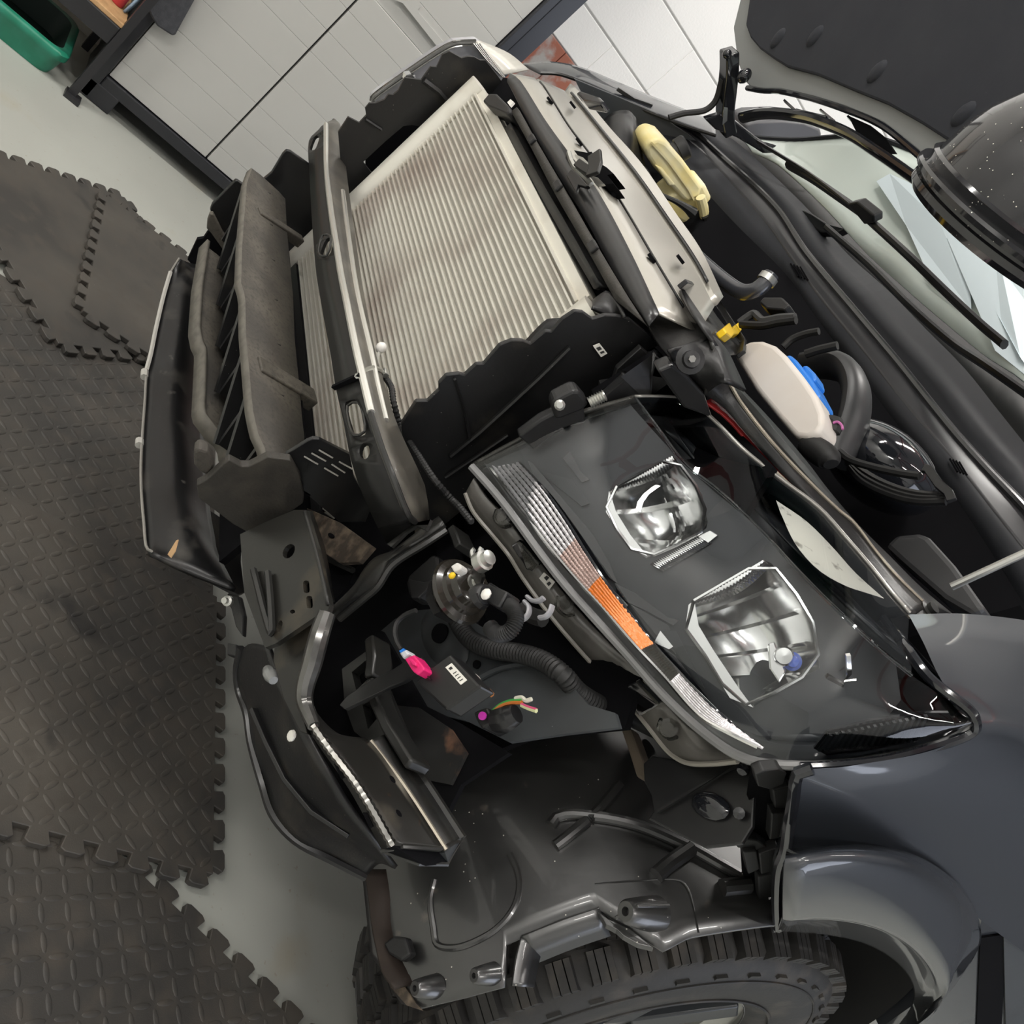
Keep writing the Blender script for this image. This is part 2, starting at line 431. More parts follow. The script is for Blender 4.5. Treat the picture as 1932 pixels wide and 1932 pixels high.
# shelf unit left of it
m_shelf = mat('black_shelf_steel', (.018, .018, .020), .45)
m_board = mat('tan_chipboard', (.50, .31, .15), .6, n=[(40, (.38, .22, .10), .4, .7)])
sh = thing('shelf_unit', 'black steel shelf unit with a tan board beside the cupboard', 'shelf', (-1.85, -.7, 0))
lg = emit('leg', span((-1.67, -.285, 0), (-1.645, -.262, 1.7)), m_shelf, sh, smooth=0)
for d in ((0, -.9, 0), (-.4, 0, 0), (-.4, -.9, 0)): again(lg, sh, d)
ft = emit('foot', span((-1.675, -.290, 0), (-1.625, -.245, .012)), m_shelf, sh, smooth=0)
for zz in (.222, .75, 1.3):
    emit('beam', span((-1.672, -1.17, zz - .03), (-1.65, -.285, zz + .028)), m_shelf, sh, smooth=0, bevel=.003)
    emit('shelf_board', span((-2.06, -1.17, zz + .028), (-1.655, -.28, zz + .042)), m_board, sh, smooth=0, bevel=.002)
emit('beam', span((-1.99, -1.1, .14), (-1.97, -.285, .16)), m_shelf, sh, smooth=0)
m_green = mat('green_plastic', (.012, .17, .10), .35, n=[(18, (.03, .24, .16), .4, .8)])
m_greenin = mat('dark_green_inside', (.006, .02, .016), .6)
cr = thing('crate', 'green plastic crate with a rounded lip on the floor', 'crate', (-1.78, -.8, 0))
ring = lambda x0, x1, y0, y1, z, r=.04: [np.array([cx + r * math.cos(t), cy + r * math.sin(t), z]) for cx, cy, t0 in ((x1 - r, y1 - r, 0), (x0 + r, y1 - r, 90), (x0 + r, y0 + r, 180), (x1 - r, y0 + r, 270)) for t in np.radians(np.linspace(t0, t0 + 90, 7))]
cl = [ring(-1.93, -1.66, -.92, -.345, .0), ring(-1.93, -1.655, -.925, -.34, .02), ring(-1.94, -1.65, -.93, -.335, .055), ring(-1.945, -1.644, -.935, -.328, .062), ring(-1.945, -1.644, -.935, -.328, .08), ring(-1.94, -1.65, -.93, -.335, .086), ring(-1.925, -1.668, -.915, -.352, .084)]
emit('crate_wall', grid(cl, True) + [(np.array(cl[0]), [tuple(reversed(range(28)))])], m_green, cr, smooth=50)
ci = [ring(-1.925, -1.668, -.915, -.352, .083), ring(-1.915, -1.68, -.905, -.36, .012)]
emit('crate_inside', grid(ci, True) + [(np.array(ci[1]), [tuple(range(28))])], m_greenin, cr, smooth=50)
m_redp = mat('red_plastic', (.45, .035, .04), .4)
o = emit('bottle', lathe((-1.76, -.318, .265), (0, 0, 1), [(0, 0), (.017, 0), (.018, .004), (.018, .11), (.010, .13), (.008, .15), (0, .152)], 16), m_redp, smooth=40, base=True)
tag(o, 'red bottle standing on the tan shelf board', 'bottle')
m_bluep = mat('pale_blue_film', (.30, .42, .55), .3, n=[(25, (.10, .13, .17), .5, .7)])
g = loft([[(-1.80, -.292, .267), (-1.77, -.288, .266), (-1.74, -.298, .266)], [(-1.80, -.288, .30), (-1.765, -.284, .31), (-1.74, -.294, .305)], [(-1.80, -.290, .34), (-1.77, -.284, .35), (-1.745, -.292, .35)], [(-1.80, -.292, .38), (-1.78, -.288, .39), (-1.75, -.294, .38)]], 8, 12)
o = emit('bag', g, m_bluep, smooth=60, solid=.006, off=-1, base=True); tag(o, 'pale blue plastic bag beside the red bottle', 'bag')
m_felt = mat('charcoal_felt', (.055, .057, .065), .95, n=[(60, (.075, .077, .085), .4, .7)], bump=(300, .5))
cp = PX(-1.70, [(268, -40), (272, 0), (284, 30), (296, 50), (326, 69), (331, 66), (345, 40), (370, -5), (380, -40)])
o = emit('cloth', plate(cp, .02), m_felt, smooth=30, bevel=.006); tag(o, 'charcoal felt cloth hanging over the cupboard corner', 'cloth')
# ---------------------------------------------------------------- the pickup truck, front end
truck = thing('pickup_truck', 'dark grey pickup truck with its front bumper off and bonnet raised', 'truck')
T = truck
def X_(v, pts): return PX(v, pts)

# condenser: core, tubes, tanks, rails
cond = link('condenser', None, T, (0, .01, .77), 'silver finned condenser behind the black crash beam')
emit('fin_core', span((-.335, .004, .545), (.335, .022, .988)), m_fin, cond, smooth=0)
tb = None; NT = 46
for i in range(NT):
    z = .552 + i * (.43 / (NT - 1))
    if tb is None: tb = emit('tube', span((-.337, -.0035, z - .0013), (.337, .012, z + .0013)), m_tube, cond, smooth=0); z00 = z
    else: again(tb, cond, (0, 0, z - z00))
tk = emit('header_tank', tube([(-.362, .004, .53), (-.362, .004, 1.003)], .026, 16, sq=.75), m_alu, cond)
emit('header_tank', tube([(.362, .004, .66), (.362, .004, 1.003)], .026, 16, sq=.75), m_alu, cond)
emit('port', ell((-.353, -.010, .965), (.003, 0, 0), (0, .003, 0), (0, 0, .007), 8), m_dark, cond)
emit('top_rail', span((-.335, -.006, .988), (.335, .02, .992)) + span((-.335, .0, .992), (.335, .03, 1.006)), m_alu, cond, smooth=0)
emit('bottom_rail', span((-.335, -.004, .530), (.335, .022, .546)), m_plastic, cond, smooth=0)
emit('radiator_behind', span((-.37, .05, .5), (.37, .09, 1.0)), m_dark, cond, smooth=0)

m_alu2 = mat('dull_screw_metal', (.22, .22, .21), .4, metal=.8)
# near air deflector (zig-zag edge) and far one
def outl(v, s): return PX(v, s)
near_z = [(757, 800), (785, 757), (806, 757), (828, 736), (828, 723), (842, 708), (866, 705), (876, 708), (899, 687), (912, 687), (943, 651), (966, 642), (986, 643), (1001, 649), (1030, 625), (1040, 626), (1061, 602), (1084, 587), (1100, 589), (1118, 602), (1141, 595), (1164, 596), (1188, 602), (1226, 633), (1244, 652), (1219, 663), (1157, 707), (1126, 740), (1060, 800), (960, 880), (900, 940), (840, 990), (800, 1000), (770, 930)]
nd = emit('air_deflector', plate(PX(.42, near_z), .006), m_dust2, T, 'black plastic air deflector with a scalloped edge and white sticker', smooth=0, bevel=.001, seg=1)
for pts, r in (([(850, 860), (905, 815), (960, 765), (1030, 700), (1075, 655)], .004), ([(858, 715), (875, 765), (887, 830)], .003), ([(840, 900), (900, 860), (958, 820)], .003)): emit('moulded_rib', tube(PX(.423, pts), r, 6, sq=.6), m_dust2, nd)
emit('sticker', plate(PX(.4235, [(1119, 653), (1131, 648), (1146, 667), (1134, 674)]), .001), m_label, nd, 'white sticker', smooth=0)
emit('print', plate(PX(.4242, [(1125, 657), (1132, 654), (1136, 659), (1129, 662)]), .0006) + plate(PX(.4242, [(1132, 665), (1139, 662), (1141, 665), (1134, 668)]), .0006), m_ink, nd, smooth=0)
# grey foam blade between deflector and condenser
emit('deflector_lip', loft([PX(.385, [(985, 648), (1030, 603), (1048, 600), (1065, 600)]), PX(.40, [(1000, 652), (1040, 622), (1055, 612), (1075, 596)])], 10), m_plastic, T, smooth=40, solid=.004)
emit('corner_deflector', loft([PY(-.01, [(1117, 566), (1130, 556), (1144, 548), (1158, 560), (1175, 600)]), PX(.40, [(1118, 578), (1130, 585), (1142, 592), (1152, 597), (1180, 604)])], 14, 8), m_plastic, T, smooth=60, solid=.004)

far_z = [(657, 221), (678, 232), (691, 218), (689, 205), (697, 195), (709, 195), (726, 188), (733, 178), (742, 179), (751, 172), (764, 147), (795, 151), (813, 126), (824, 127), (835, 103), (848, 97), (871, 110), (883, 107), (895, 108), (906, 114), (916, 114), (939, 143), (949, 157), (955, 172), (935, 215), (900, 245), (840, 290), (740, 380), (690, 440), (655, 420), (645, 330), (638, 250)]
far_hole = [(685, 306), (728, 266), (761, 238), (777, 236), (800, 240), (826, 248), (770, 300), (726, 345), (700, 325)]
fd = emit('air_deflector', plate(PX(-.42, far_z), .006, [PX(-.42, far_hole)]), m_dust2, T, 'far air deflector with a dark square opening', smooth=0)
emit('duct', plate(PX(-.56, [(690, 290), (730, 255), (765, 228), (800, 228), (835, 245), (870, 300), (720, 450), (690, 350)]), .01), m_dark, fd, smooth=0)
for pts, r in (([(690, 225), (720, 245)], .003), ([(800, 152), (830, 175), (850, 200)], .006)): emit('moulded_rib', tube(PX(-.417, pts), r, 6), m_dust2, fd)

# rails between condenser and slam panel
railA = [(938, 218), (985, 300), (1050, 418), (1112, 530), (1150, 585)]
emit('upper_seal_rail', loft([PY(.0, [(952, 243), (1010, 352), (1065, 450), (1120, 545)]), PY(-.005, [(962, 232), (1018, 335), (1076, 435), (1133, 538)]), PY(.02, [(968, 226), (1030, 335), (1090, 437), (1152, 545)])], 20), m_plastic, T, smooth=20, solid=.006)
emit('upper_bracket_rail', loft([PY(-.012, [(964, 210), (1000, 275), (1045, 362), (1110, 475), (1160, 565)]), PY(-.012, [(975, 202), (1006, 258), (1060, 350), (1120, 455), (1180, 555), (1215, 608)])], 20), m_dust3, T, smooth=20, solid=.008)
for q in ((1003, 263), (1052, 350), (1118, 465)):
    emit('clip', box(PY(-.014, [q])[0], (.02, .006, .012)), m_plastic, T, smooth=0, bevel=.002)
emit('mount_block', plate(PY(-.02, [(910, 190), (922, 176), (936, 176), (958, 198), (962, 208), (955, 215), (940, 208), (920, 200)]), .03), m_plastic, T, smooth=0, bevel=.003)
emit('clip', plate(PY(-.022, [(957, 193), (963, 187), (969, 192), (962, 200)]), .004), m_white, T, 'white clip', smooth=0)

emit('rail_backing', plate(PY(.048, [(918, 190), (950, 146), (985, 152), (1250, 645), (1205, 650), (1105, 560)]), .006), m_dark, T, smooth=0)
# slam panel: dark front face, bright top with two long grooves
sf0 = [(957, 150), (968, 172), (1010, 255), (1062, 345), (1100, 405), (1160, 515), (1225, 612)]
sf1 = [(962, 138), (980, 150), (1030, 228), (1075, 290), (1129, 362), (1190, 475), (1244, 590)]
def lerp(a, b, t): return [(p[0] + (q[0] - p[0]) * t, p[1] + (q[1] - p[1]) * t) for p, q in zip(a, b)]
se = [(1052, 160), (1085, 190), (1140, 255), (1215, 345), (1280, 435), (1330, 510), (1372, 585)]
s2 = [(1012, 147), (1028, 165), (1075, 240), (1120, 300), (1180, 395), (1236, 490), (1318, 625)]
s3 = [(1068, 172), (1085, 192), (1130, 248), (1195, 332), (1260, 425), (1310, 500), (1350, 575)]
s4 = [(1078, 158), (1100, 180), (1150, 240), (1212, 310), (1275, 402), (1322, 470), (1365, 560)]
sl = link('slam_panel', None, T, (0, .1, 1.08), 'long black plastic slam panel with a shiny top and two grooves')
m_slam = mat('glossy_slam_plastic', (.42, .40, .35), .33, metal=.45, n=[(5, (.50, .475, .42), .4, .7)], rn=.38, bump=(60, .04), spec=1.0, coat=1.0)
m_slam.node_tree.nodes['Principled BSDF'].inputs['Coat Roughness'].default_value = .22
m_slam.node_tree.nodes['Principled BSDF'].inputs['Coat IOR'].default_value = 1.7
emit('front_face', loft([PY(.0, sf0), PY(.012, sf1)], 30), m_satin, sl, smooth=30, solid=.004)
top = [PY(.012, sf1), PY(.062, lerp(sf1, s2, .93)), PY(.067, lerp(sf1, s2, .97)), PY(.072, s2), PY(.078, lerp(s2, s3, .06)), PY(.13, lerp(s2, s3, .94)), PY(.135, s3), PY(.139, lerp(s3, s4, .3)), PY(.155, s4), PY(.165, [(p[0] + 4, p[1] + 3) for p in s4])]
rows = np.array([resample(p, 34) for p in top])
for i, dz in ((2, -.010), (3, -.010), (6, -.008), (8, 0), (9, -.02)): rows[i, :, 2] += dz
gv = grid(rows)
f0 = gv[0][1][0]; V0 = gv[0][0]
if np.cross(V0[f0[1]] - V0[f0[0]], V0[f0[3]] - V0[f0[0]]) @ (CAM - V0[f0[0]]) < 0: gv = [(V0, [tuple(reversed(f)) for f in gv[0][1]])]
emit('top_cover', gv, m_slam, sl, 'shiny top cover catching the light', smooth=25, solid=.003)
for ra_, rb_ in ((1, 3), (5, 7)):
    emit('groove', loft([[p * .72 + q * .28 + np.array([0, -.001, .004]) for p, q in zip(rows[ra_], rows[rb_])][1:-2], [p * .28 + q * .72 + np.array([0, -.001, .004]) for p, q in zip(rows[ra_], rows[rb_])][1:-2]], 30), m_satin, sl, 'dark groove', smooth=30, solid=.002)
for q, Yv in (((1034, 193), .05), ((1077, 201), .1), ((1089, 271), .05), ((1152, 368), .05), ((1225, 491), .05), ((1279, 493), .1)):
    p = PY(Yv, [q])[0] + np.array([0, 0, .006])
    emit('slot', lathe(p - np.array([0, 0, .004]), (0, 0, 1), [(0, 0), (.007, 0), (.007, .004), (0, .004)], 12), m_dark, sl)
# bonnet latch: cut-out, striker plate and metal bracket
lt = link('bonnet_latch', None, T, (.05, .04, 1.09), 'silver bonnet latch in a black recess')
emit('recess', plate(PY(.03, [(1075, 282), (1108, 288), (1116, 286), (1132, 308), (1145, 316), (1158, 328), (1146, 330), (1157, 346), (1140, 348), (1120, 335), (1100, 332), (1076, 310)]), .03), m_dark, lt, smooth=0)
emit('striker_plate', plate(PY(.02, [(1084, 291), (1100, 297), (1111, 308), (1114, 316), (1092, 312)]), .004), m_zinc, lt, smooth=0)
emit('striker_plate', plate(PY(.02, [(1114, 331), (1128, 335), (1140, 347), (1118, 350)]), .004), m_zinc, lt, smooth=0)
emit('latch_bracket', tube(PY(.01, [(1073, 288), (1076, 300), (1090, 325), (1102, 328), (1108, 340), (1116, 349)]), .004, 6), m_zinc, lt)
emit('latch_arm', bar(PY(.005, [(1090, 308), (1104, 318), (1118, 326)]), .008, .012), m_steel, lt, bevel=.001)
emit('latch_hook', bar(PY(.0, [(1122, 290), (1124, 312), (1118, 330)]), .006, .02), m_steel, lt, bevel=.001)
emit('latch_lever', plate(PY(-.01, [(1068, 330), (1078, 318), (1092, 330), (1110, 350), (1104, 352), (1090, 348), (1086, 362), (1076, 345)]), .006), m_satin, lt, smooth=0, bevel=.001)
emit('arm_stub', plate(PY(.02, [(1086, 176), (1094, 170), (1130, 182), (1138, 190), (1132, 196), (1100, 190)]), .02), m_piano, T, smooth=0, bevel=.003)

# near end of the slam panel: step, bolt cover
emit('slam_end', loft([PY(.03, [(1216, 590), (1238, 640), (1262, 672), (1272, 684)]), PY(.05, [(1222, 582), (1246, 600), (1290, 622), (1336, 634)]), PY(.10, [(1244, 586), (1270, 580), (1310, 590), (1352, 622)])], 16, 10, across=False), m_plastic, T, 'black plastic end of the slam panel with a bolt', smooth=40, solid=.004)
emit('slam_corner', loft([PX(.49, [(1262, 660), (1275, 686), (1300, 712), (1330, 745)]), PY(.06, [(1336, 634), (1352, 650), (1358, 690), (1370, 720)]), PY(.10, [(1344, 630), (1372, 660), (1392, 700), (1408, 735)])], 16, 10), m_plastic, T, smooth=50, solid=.004)
emit('bolt', lathe(PX(.505, [(1301, 679)])[0], (.75, -.55, .35), [(0, 0), (.016, 0), (.016, .003), (.010, .005), (.009, .010), (0, .011)], 16), m_plastic, T)
emit('bolt', lathe(PX(.505, [(1299, 680)])[0] + np.array([.008, -.006, .004]), (.75, -.55, .35), [(0, 0), (.004, 0), (.004, .004), (0, .004)], 6), m_alu2, T, smooth=0)
tray = emit('slam_tray', loft([PZ(1.094, [(1286, 545), (1310, 590), (1345, 640), (1372, 670)]), PZ(1.096, [(1330, 560), (1355, 600), (1390, 640), (1402, 665)])], 12), m_plastic, T, smooth=30, solid=.004)
emit('tray_rim', bar(PZ(1.1, [(1288, 536), (1320, 545), (1348, 560), (1372, 600), (1402, 645), (1398, 668)]), .006, .012), m_satin, T, bevel=.001)
yc = emit('clip', plate(PZ(1.106, [(1365, 618), (1373, 612), (1377, 608), (1382, 619), (1388, 612), (1394, 608), (1400, 622), (1394, 630), (1386, 630), (1381, 636), (1372, 628)]), .012), mat('yellow_plastic', (.85, .55, .01), .4), T, 'bright yellow plastic clip', smooth=0, bevel=.002)

# braces under the near slam end, beside the deflector
emit('brace', bar(PX(.47, [(1160, 765), (1200, 730), (1255, 690)]), .012, .05), m_plastic, T, bevel=.002)
emit('brace', bar(PX(.44, [(1130, 740), (1160, 735), (1190, 726)]), .008, .03) + bar(PX(.44, [(1172, 735), (1182, 700), (1222, 665)]), .008, .03) + bar(PX(.44, [(1205, 725), (1224, 688), (1226, 665)]), .006, .02), m_plastic, T, bevel=.001)
emit('brace_pocket', plate(PX(.5, [(1240, 700), (1268, 688), (1300, 712), (1330, 745), (1345, 790), (1290, 770)]), .02), m_satin, T, smooth=0, bevel=.003)
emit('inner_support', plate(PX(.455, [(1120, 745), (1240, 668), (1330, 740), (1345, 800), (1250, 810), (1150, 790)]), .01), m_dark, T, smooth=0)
mb = emit('lamp_mount', plate(PX(.50, [(1041, 768), (1046, 755), (1080, 738), (1092, 738), (1112, 762), (1100, 775), (1060, 790), (1048, 792)]), .02), m_plastic, T, smooth=0, bevel=.004)
emit('screw', lathe(PX(.502, [(1056, 764)])[0], (.8, -.55, .2), [(0, 0), (.006, 0), (.006, .003), (.0035, .005), (0, .005)], 12), m_zinc, mb)
emit('adjuster_screw', tube(PX(.50, [(1112, 760), (1128, 752), (1142, 745)]), .007, 8, 14, corr=.25), m_zinc, T)
emit('lamp_bracket', bar(PX(.49, [(990, 830), (1030, 800), (1070, 780), (1100, 772)]), .014, .03), m_plastic, T, bevel=.003)

# crash beam
bA = [(600, 246), (583.5, 262), (583.5, 323), (595, 500), (607, 578), (625, 677), (634, 735), (646, 785), (661, 863), (677, 915), (705, 980), (730, 1026)]
bB = [(606, 238), (615, 236), (617, 336), (640, 500), (654, 572), (673, 666), (684, 712), (700, 780), (718, 838), (739, 894), (768, 968), (783, 985)]
bB2 = [(620, 229), (640, 236), (648, 362), (666, 496), (679, 570), (702, 668), (713, 722), (730, 795), (744, 838), (764, 885), (788, 938), (803, 982)]
bC = [(632, 224), (644, 240), (656, 342), (678, 500), (690, 573), (710, 671), (721, 708), (740, 774), (754, 811), (778, 863), (803, 920), (811, 985)]
tt = [0, .03, .10, .27, .36, .47, .53, .60, .68, .76, .9, 1.0]
yf = [-.045 - .098 * math.sin(math.pi * (.06 + .88 * t)) for t in tt]
cb = link('crash_beam', None, T, (0, -.1, .72), 'black steel crash beam across the condenser')
fa = [PY(y, [q])[0] for q, y in zip(bA, yf)]; fb = [PY(y - .002, [q])[0] for q, y in zip(bB, yf)]
fb2 = [PY(y + .032, [q])[0] for q, y in zip(bB2, yf)]; fc = [PY(y + .048, [q])[0] for q, y in zip(bC, yf)]
def oval(cx, cy, a, b, ang, n=14, sq=1.0):
    r = []
    for t in np.linspace(0, 2 * math.pi, n, endpoint=False):
        u, v = math.copysign(abs(math.cos(t))**sq, math.cos(t)) * a, math.copysign(abs(math.sin(t))**sq, math.sin(t)) * b
        r.append((cx + u * math.cos(ang) - v * math.sin(ang), cy + u * math.sin(ang) + v * math.cos(ang)))
    return r
fp = emit('front_plate', loft([fa, fb], 60), m_beam, cb, smooth=40, solid=.005)
def cut(ob, cutters):
    for g_ in cutters:
        c_ = emit('cutter', g_, None, None, smooth=0)
        md = ob.modifiers.new('cut', 'BOOLEAN'); md.object = c_; md.operation = 'DIFFERENCE'; md.solver = 'EXACT'
    bpy.context.view_layer.update()
    ev = ob.evaluated_get(bpy.context.evaluated_depsgraph_get())
    me = bpy.data.meshes.new_from_object(ev)
    cs = [m_.object for m_ in ob.modifiers if m_.type == 'BOOLEAN']
    ob.modifiers.clear(); ob.data = me
    for c_ in cs: bpy.data.objects.remove(c_)
def hole(pts, y):
    g_ = prism([p - np.array([0, .03, 0]) for p in PY(y, pts)], np.array([0, .08, .0]))
    V, F = g_[0]; f = F[0]
    if newell([V[i] for i in f])[1] > 0: F = [tuple(reversed(q)) for q in F]
    return [(V, F)]
cut(fp, [hole(oval(613, 463, 21, 10, 1.75, 14, .6), -.124), hole(oval(672, 790, 32, 15, 1.38, 16, .55), -.138), hole(oval(690, 853, 14, 9, 2.0, 12), -.13), hole(oval(596, 272, 16, 7, 1.75, 12, .6), -.074)])
for q, a_, b_, t_, y_, n_ in (((613, 463), 21, 10, 1.75, -.126, 14), ((672, 790), 32, 15, 1.38, -.140, 16)):
    r_ = PY(y_, oval(*q, a_, b_, t_, n_, .6)); emit('slot_rim', tube(r_ + [r_[0]], .0018, 6, None, False), m_steel, cb)
emit('top_plate', loft([fb, fb2, fc, [p + np.array([0, .012, -.03]) for p in fc]], 60, smooth=True), m_beamtop, cb, 'scuffed dusty top of the beam', smooth=25, solid=.004)
emit('rolled_edge', tube([p + np.array([0, -.001, .001]) for p in fb[1:8]], .0046, 8, 40), m_bright, cb, 'edge with a painted highlight')
emit('rolled_edge', tube(fb[7:], .0035, 8, 30), m_steel, cb)
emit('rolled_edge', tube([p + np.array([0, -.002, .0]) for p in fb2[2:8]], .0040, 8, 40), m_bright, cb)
emit('sleeve_step', bar([fa[6] + np.array([0, -.004, 0]), fb[6] + np.array([0, -.004, 0])], .006, .004), m_dark, cb)
emit('end_lip', plate(PY(yf[-1] + .0, [(730, 1026), (762, 992), (783, 983), (808, 990), (812, 980), (803, 1000), (785, 992), (765, 1005), (738, 1032)]), .004), m_steel, cb, smooth=0)

# sensor lead with a cable tie on the beam
sn = link('sensor_lead', None, T, PY(-.1, [(720, 700)])[0], 'thin corrugated sensor lead with a white bead')
emit('bead', ell(PY(-.09, [(719, 656)])[0], (.007, 0, 0), (0, .007, 0), (0, 0, .008), 12), m_white, sn, 'white bead')
emit('stem', tube(PY(-.09, [(716, 660), (713, 680), (714, 706), (720, 712)]), .0022, 6, 14), m_zinc, sn)
lead = PY(-.08, [(722, 706), (738, 730), (743, 760)]) + PY(-.06, [(756, 805), (790, 860), (820, 905)]) + PY(-.03, [(850, 940), (868, 958), (890, 985)])
emit('cable', tube(lead, .0042, 8, 120, corr=.25), m_rubber, sn)
emit('cable_tie', tube([fb[6] + np.array([0, -.006, -.003]), PY(-.12, [(700, 694)])[0], PY(-.1, [(716, 698)])[0], PY(-.088, [(722, 703)])[0]], .0032, 6, 14), m_zinc, sn, 'silvery cable tie')
emit('cable_tie_head', box(PY(-.085, [(727, 704)])[0], (.012, .008, .008)), m_zinc, sn, bevel=.001)

# lower energy absorber: dusty upper ledge, ribs, lower shelf
ab = link('absorber', None, T, (0, -.12, .55), 'dusty ribbed plastic absorber below the beam')
ze = .606
u_f = [(476, 318), (466, 345), (457, 465), (455, 540), (463, 556), (464, 625), (477, 770), (486, 815), (500, 845), (505, 868)]
u_r = [(492, 330), (538, 372), (541, 430), (553, 560), (556, 640), (566, 740), (570, 790), (575, 830), (572, 850), (560, 868)]
ff = PZ(ze, u_f); rr_ = PZ(ze, u_r)
emit('upper_ledge', loft([ff, rr_], 40, smooth=False), m_dusty, ab, 'brown dusty top ledge', smooth=30, solid=.008)
emit('front_lip', loft([[p + np.array([0, -.002, .0]) for p in ff], [p + np.array([0, -.003, -.012]) for p in ff]], 40, smooth=False), m_lip, ab, smooth=30, solid=.006)
emit('ledge_rib', bar(PZ(ze - .005, [(484, 402), (566, 456)]), .018, .018), m_dusty, ab, bevel=.002)
emit('ledge_rib', bar(PZ(ze - .006, [(482, 692), (588, 755)]), .030, .020), m_dusty, ab, bevel=.002)
zl = .468
l_f = [(384, 460), (370, 545), (366, 605), (365, 625), (371, 655), (377, 665), (372, 785), (400, 822), (420, 838), (424, 862)]
l_r = [(456, 470), (455, 560), (452, 640), (458, 720), (462, 800), (470, 850), (480, 880), (485, 890), (488, 895), (490, 900)]
lf = PZ(zl, l_f); lr = [p + np.array([0, .07, 0]) for p in lf]
emit('lower_shelf', loft([lf, lr], 40, smooth=False), m_dusty, ab, smooth=30, solid=.006)
emit('front_lip', loft([[p + np.array([0, -.001, .012]) for p in lf], [p + np.array([0, -.001, -.012]) for p in lf]], 40, smooth=False), m_lip, ab, smooth=30, solid=.006)
emit('web', span((-.42, -.085, .44), (.40, -.075, .60)), m_dark, ab, smooth=0)
for x in np.linspace(-.36, .34, 7):
    emit('rib', [(np.array([(x - .004 + dx, y, z) for dx in (0, .008) for (y, z) in ((-.08, .60), (-.145, .60), (-.12, .48), (-.08, .478))]), [(0, 1, 2, 3), (7, 6, 5, 4), (0, 4, 5, 1), (1, 5, 6, 2), (2, 6, 7, 3), (3, 7, 4, 0)])], m_dust2, ab, smooth=0)
for x in np.linspace(-.31, .29, 6):
    emit('rib', bar([(x - .05, -.14, .60), (x + .05, -.1, .48)], .008, .05, up=(0, 1, 0)), m_dust2, ab, smooth=0)
emit('end_cap', plate(PX(.415, [(548, 868), (556, 882), (566, 900), (574, 935), (572, 950), (555, 962), (520, 982), (495, 1004), (470, 1006), (440, 990), (375, 940), (371, 915), (390, 905), (425, 872), (432, 868), (455, 880), (470, 880), (505, 862), (530, 866)]), .012), m_dust3, ab, 'octagonal dusty end cap', smooth=0, bevel=.0015)
emit('end_tab', plate(PX(.40, [(366, 852), (375, 846), (392, 852), (405, 880), (395, 900), (375, 890), (366, 878)]), .02), m_dusty, ab, smooth=0, bevel=.004)
# far end flaps
emit('end_flap', plate(PX(-.42, [(396, 395), (400, 385), (444, 340), (448, 341), (468, 355), (464, 470), (440, 478), (424, 460), (408, 435)]), .010), m_dust2, ab, smooth=0, bevel=.002)
emit('end_flap', plate(PX(-.40, [(391, 418), (396, 404), (402, 404), (420, 440), (440, 466), (438, 478), (425, 478), (398, 440), (390, 432)]), .014), m_dusty, ab, smooth=0, bevel=.002)
emit('end_flap', plate(PX(-.44, [(354, 490), (372, 452), (384, 450), (396, 432), (425, 478), (380, 520)]), .01), m_dark, ab, smooth=0)
# side plates on the beam brackets
emit('beam_bracket_plate', plate(PX(-.46, [(470, 360), (512, 325), (533, 290), (540, 283), (548, 285), (586, 312), (590, 430), (600, 560), (560, 560), (520, 540), (470, 440)]), .008), m_satin, T, 'far bracket plate', smooth=0, bevel=.002)
sp = emit('slotted_plate', plate(PX(.40, [(536, 863), (540, 857), (580, 832), (590, 828), (602, 829), (660, 858), (668, 900), (700, 960), (690, 985), (640, 985), (575, 930)]), .006), m_satin, T, 'black plate with six thin bright slots', smooth=0, bevel=.001)
for (a, b) in (((574, 861), (600, 876)), ((588, 855), (615, 870)), ((602, 849), (628, 864)), ((612, 883), (638, 898)), ((626, 876), (651, 892)), ((640, 871), (665, 885))):
    emit('slot', bar(PX(.4022, [a, b]), .0012, .0016), m_alu, sp)

# front valance / undertray
m_edge0 = mat('scuffed_thin_edge', (.22, .21, .19), .5)
va = [(341, 489), (325, 515), (312, 560), (297, 625), (288, 670), (280, 700), (276, 760), (271, 830), (269, 880), (270, 930), (275, 990), (280, 1035), (290, 1042)]
vb = [(362, 497), (356, 540), (348, 600), (340, 660), (335, 700), (332, 780), (335, 860), (338, 920), (345, 960), (350, 990), (352, 1020), (350, 1055), (350, 1075)]
vc = [(400, 500), (395, 560), (390, 620), (385, 700), (382, 780), (385, 850), (390, 900), (395, 950), (400, 985), (405, 1010), (410, 1040), (430, 1080), (445, 1110)]
y0s = np.linspace(-.155, -.165, 13)
A = [PY(y, [q])[0] for q, y in zip(va, y0s)]; B = [p + np.array([0, .05, .055]) for p in A]
B = [PY(-.125, [q])[0] for q in vb]; Cc = [PY(-.07, [q])[0] for q in vc]
emit('front_valance', loft([A, B, Cc], 50, 12), m_valance, T, 'curved black front valance with a pale lower edge', smooth=60, solid=.006)
emit('valance_edge', tube([p + np.array([0, -.003, -.001]) for p in A[1:6]], .0038, 6, 30), mat('pale_worn_edge', (.38, .37, .34), .5), T, 'pale worn edge')
emit('valance_rim', tube([p + np.array([0, -.003, 0]) for p in A], .0018, 6, 60), m_edge0, T)
for i_ in (5, 7): emit('valance_chip', tube([A[i_] + np.array([0, -.004, -.004]), A[i_] * .8 + A[i_ + 1] * .2 + np.array([0, -.004, -.004])], .006, 8), bpy.data.materials['pale_worn_edge'], T)
emit('undertray', plate(PZ(.40, [(350, 985), (378, 950), (440, 992), (458, 1010), (455, 1060), (462, 1118), (450, 1122), (380, 1085), (285, 1045)]), .006), m_dust2, T, smooth=0, bevel=.001)
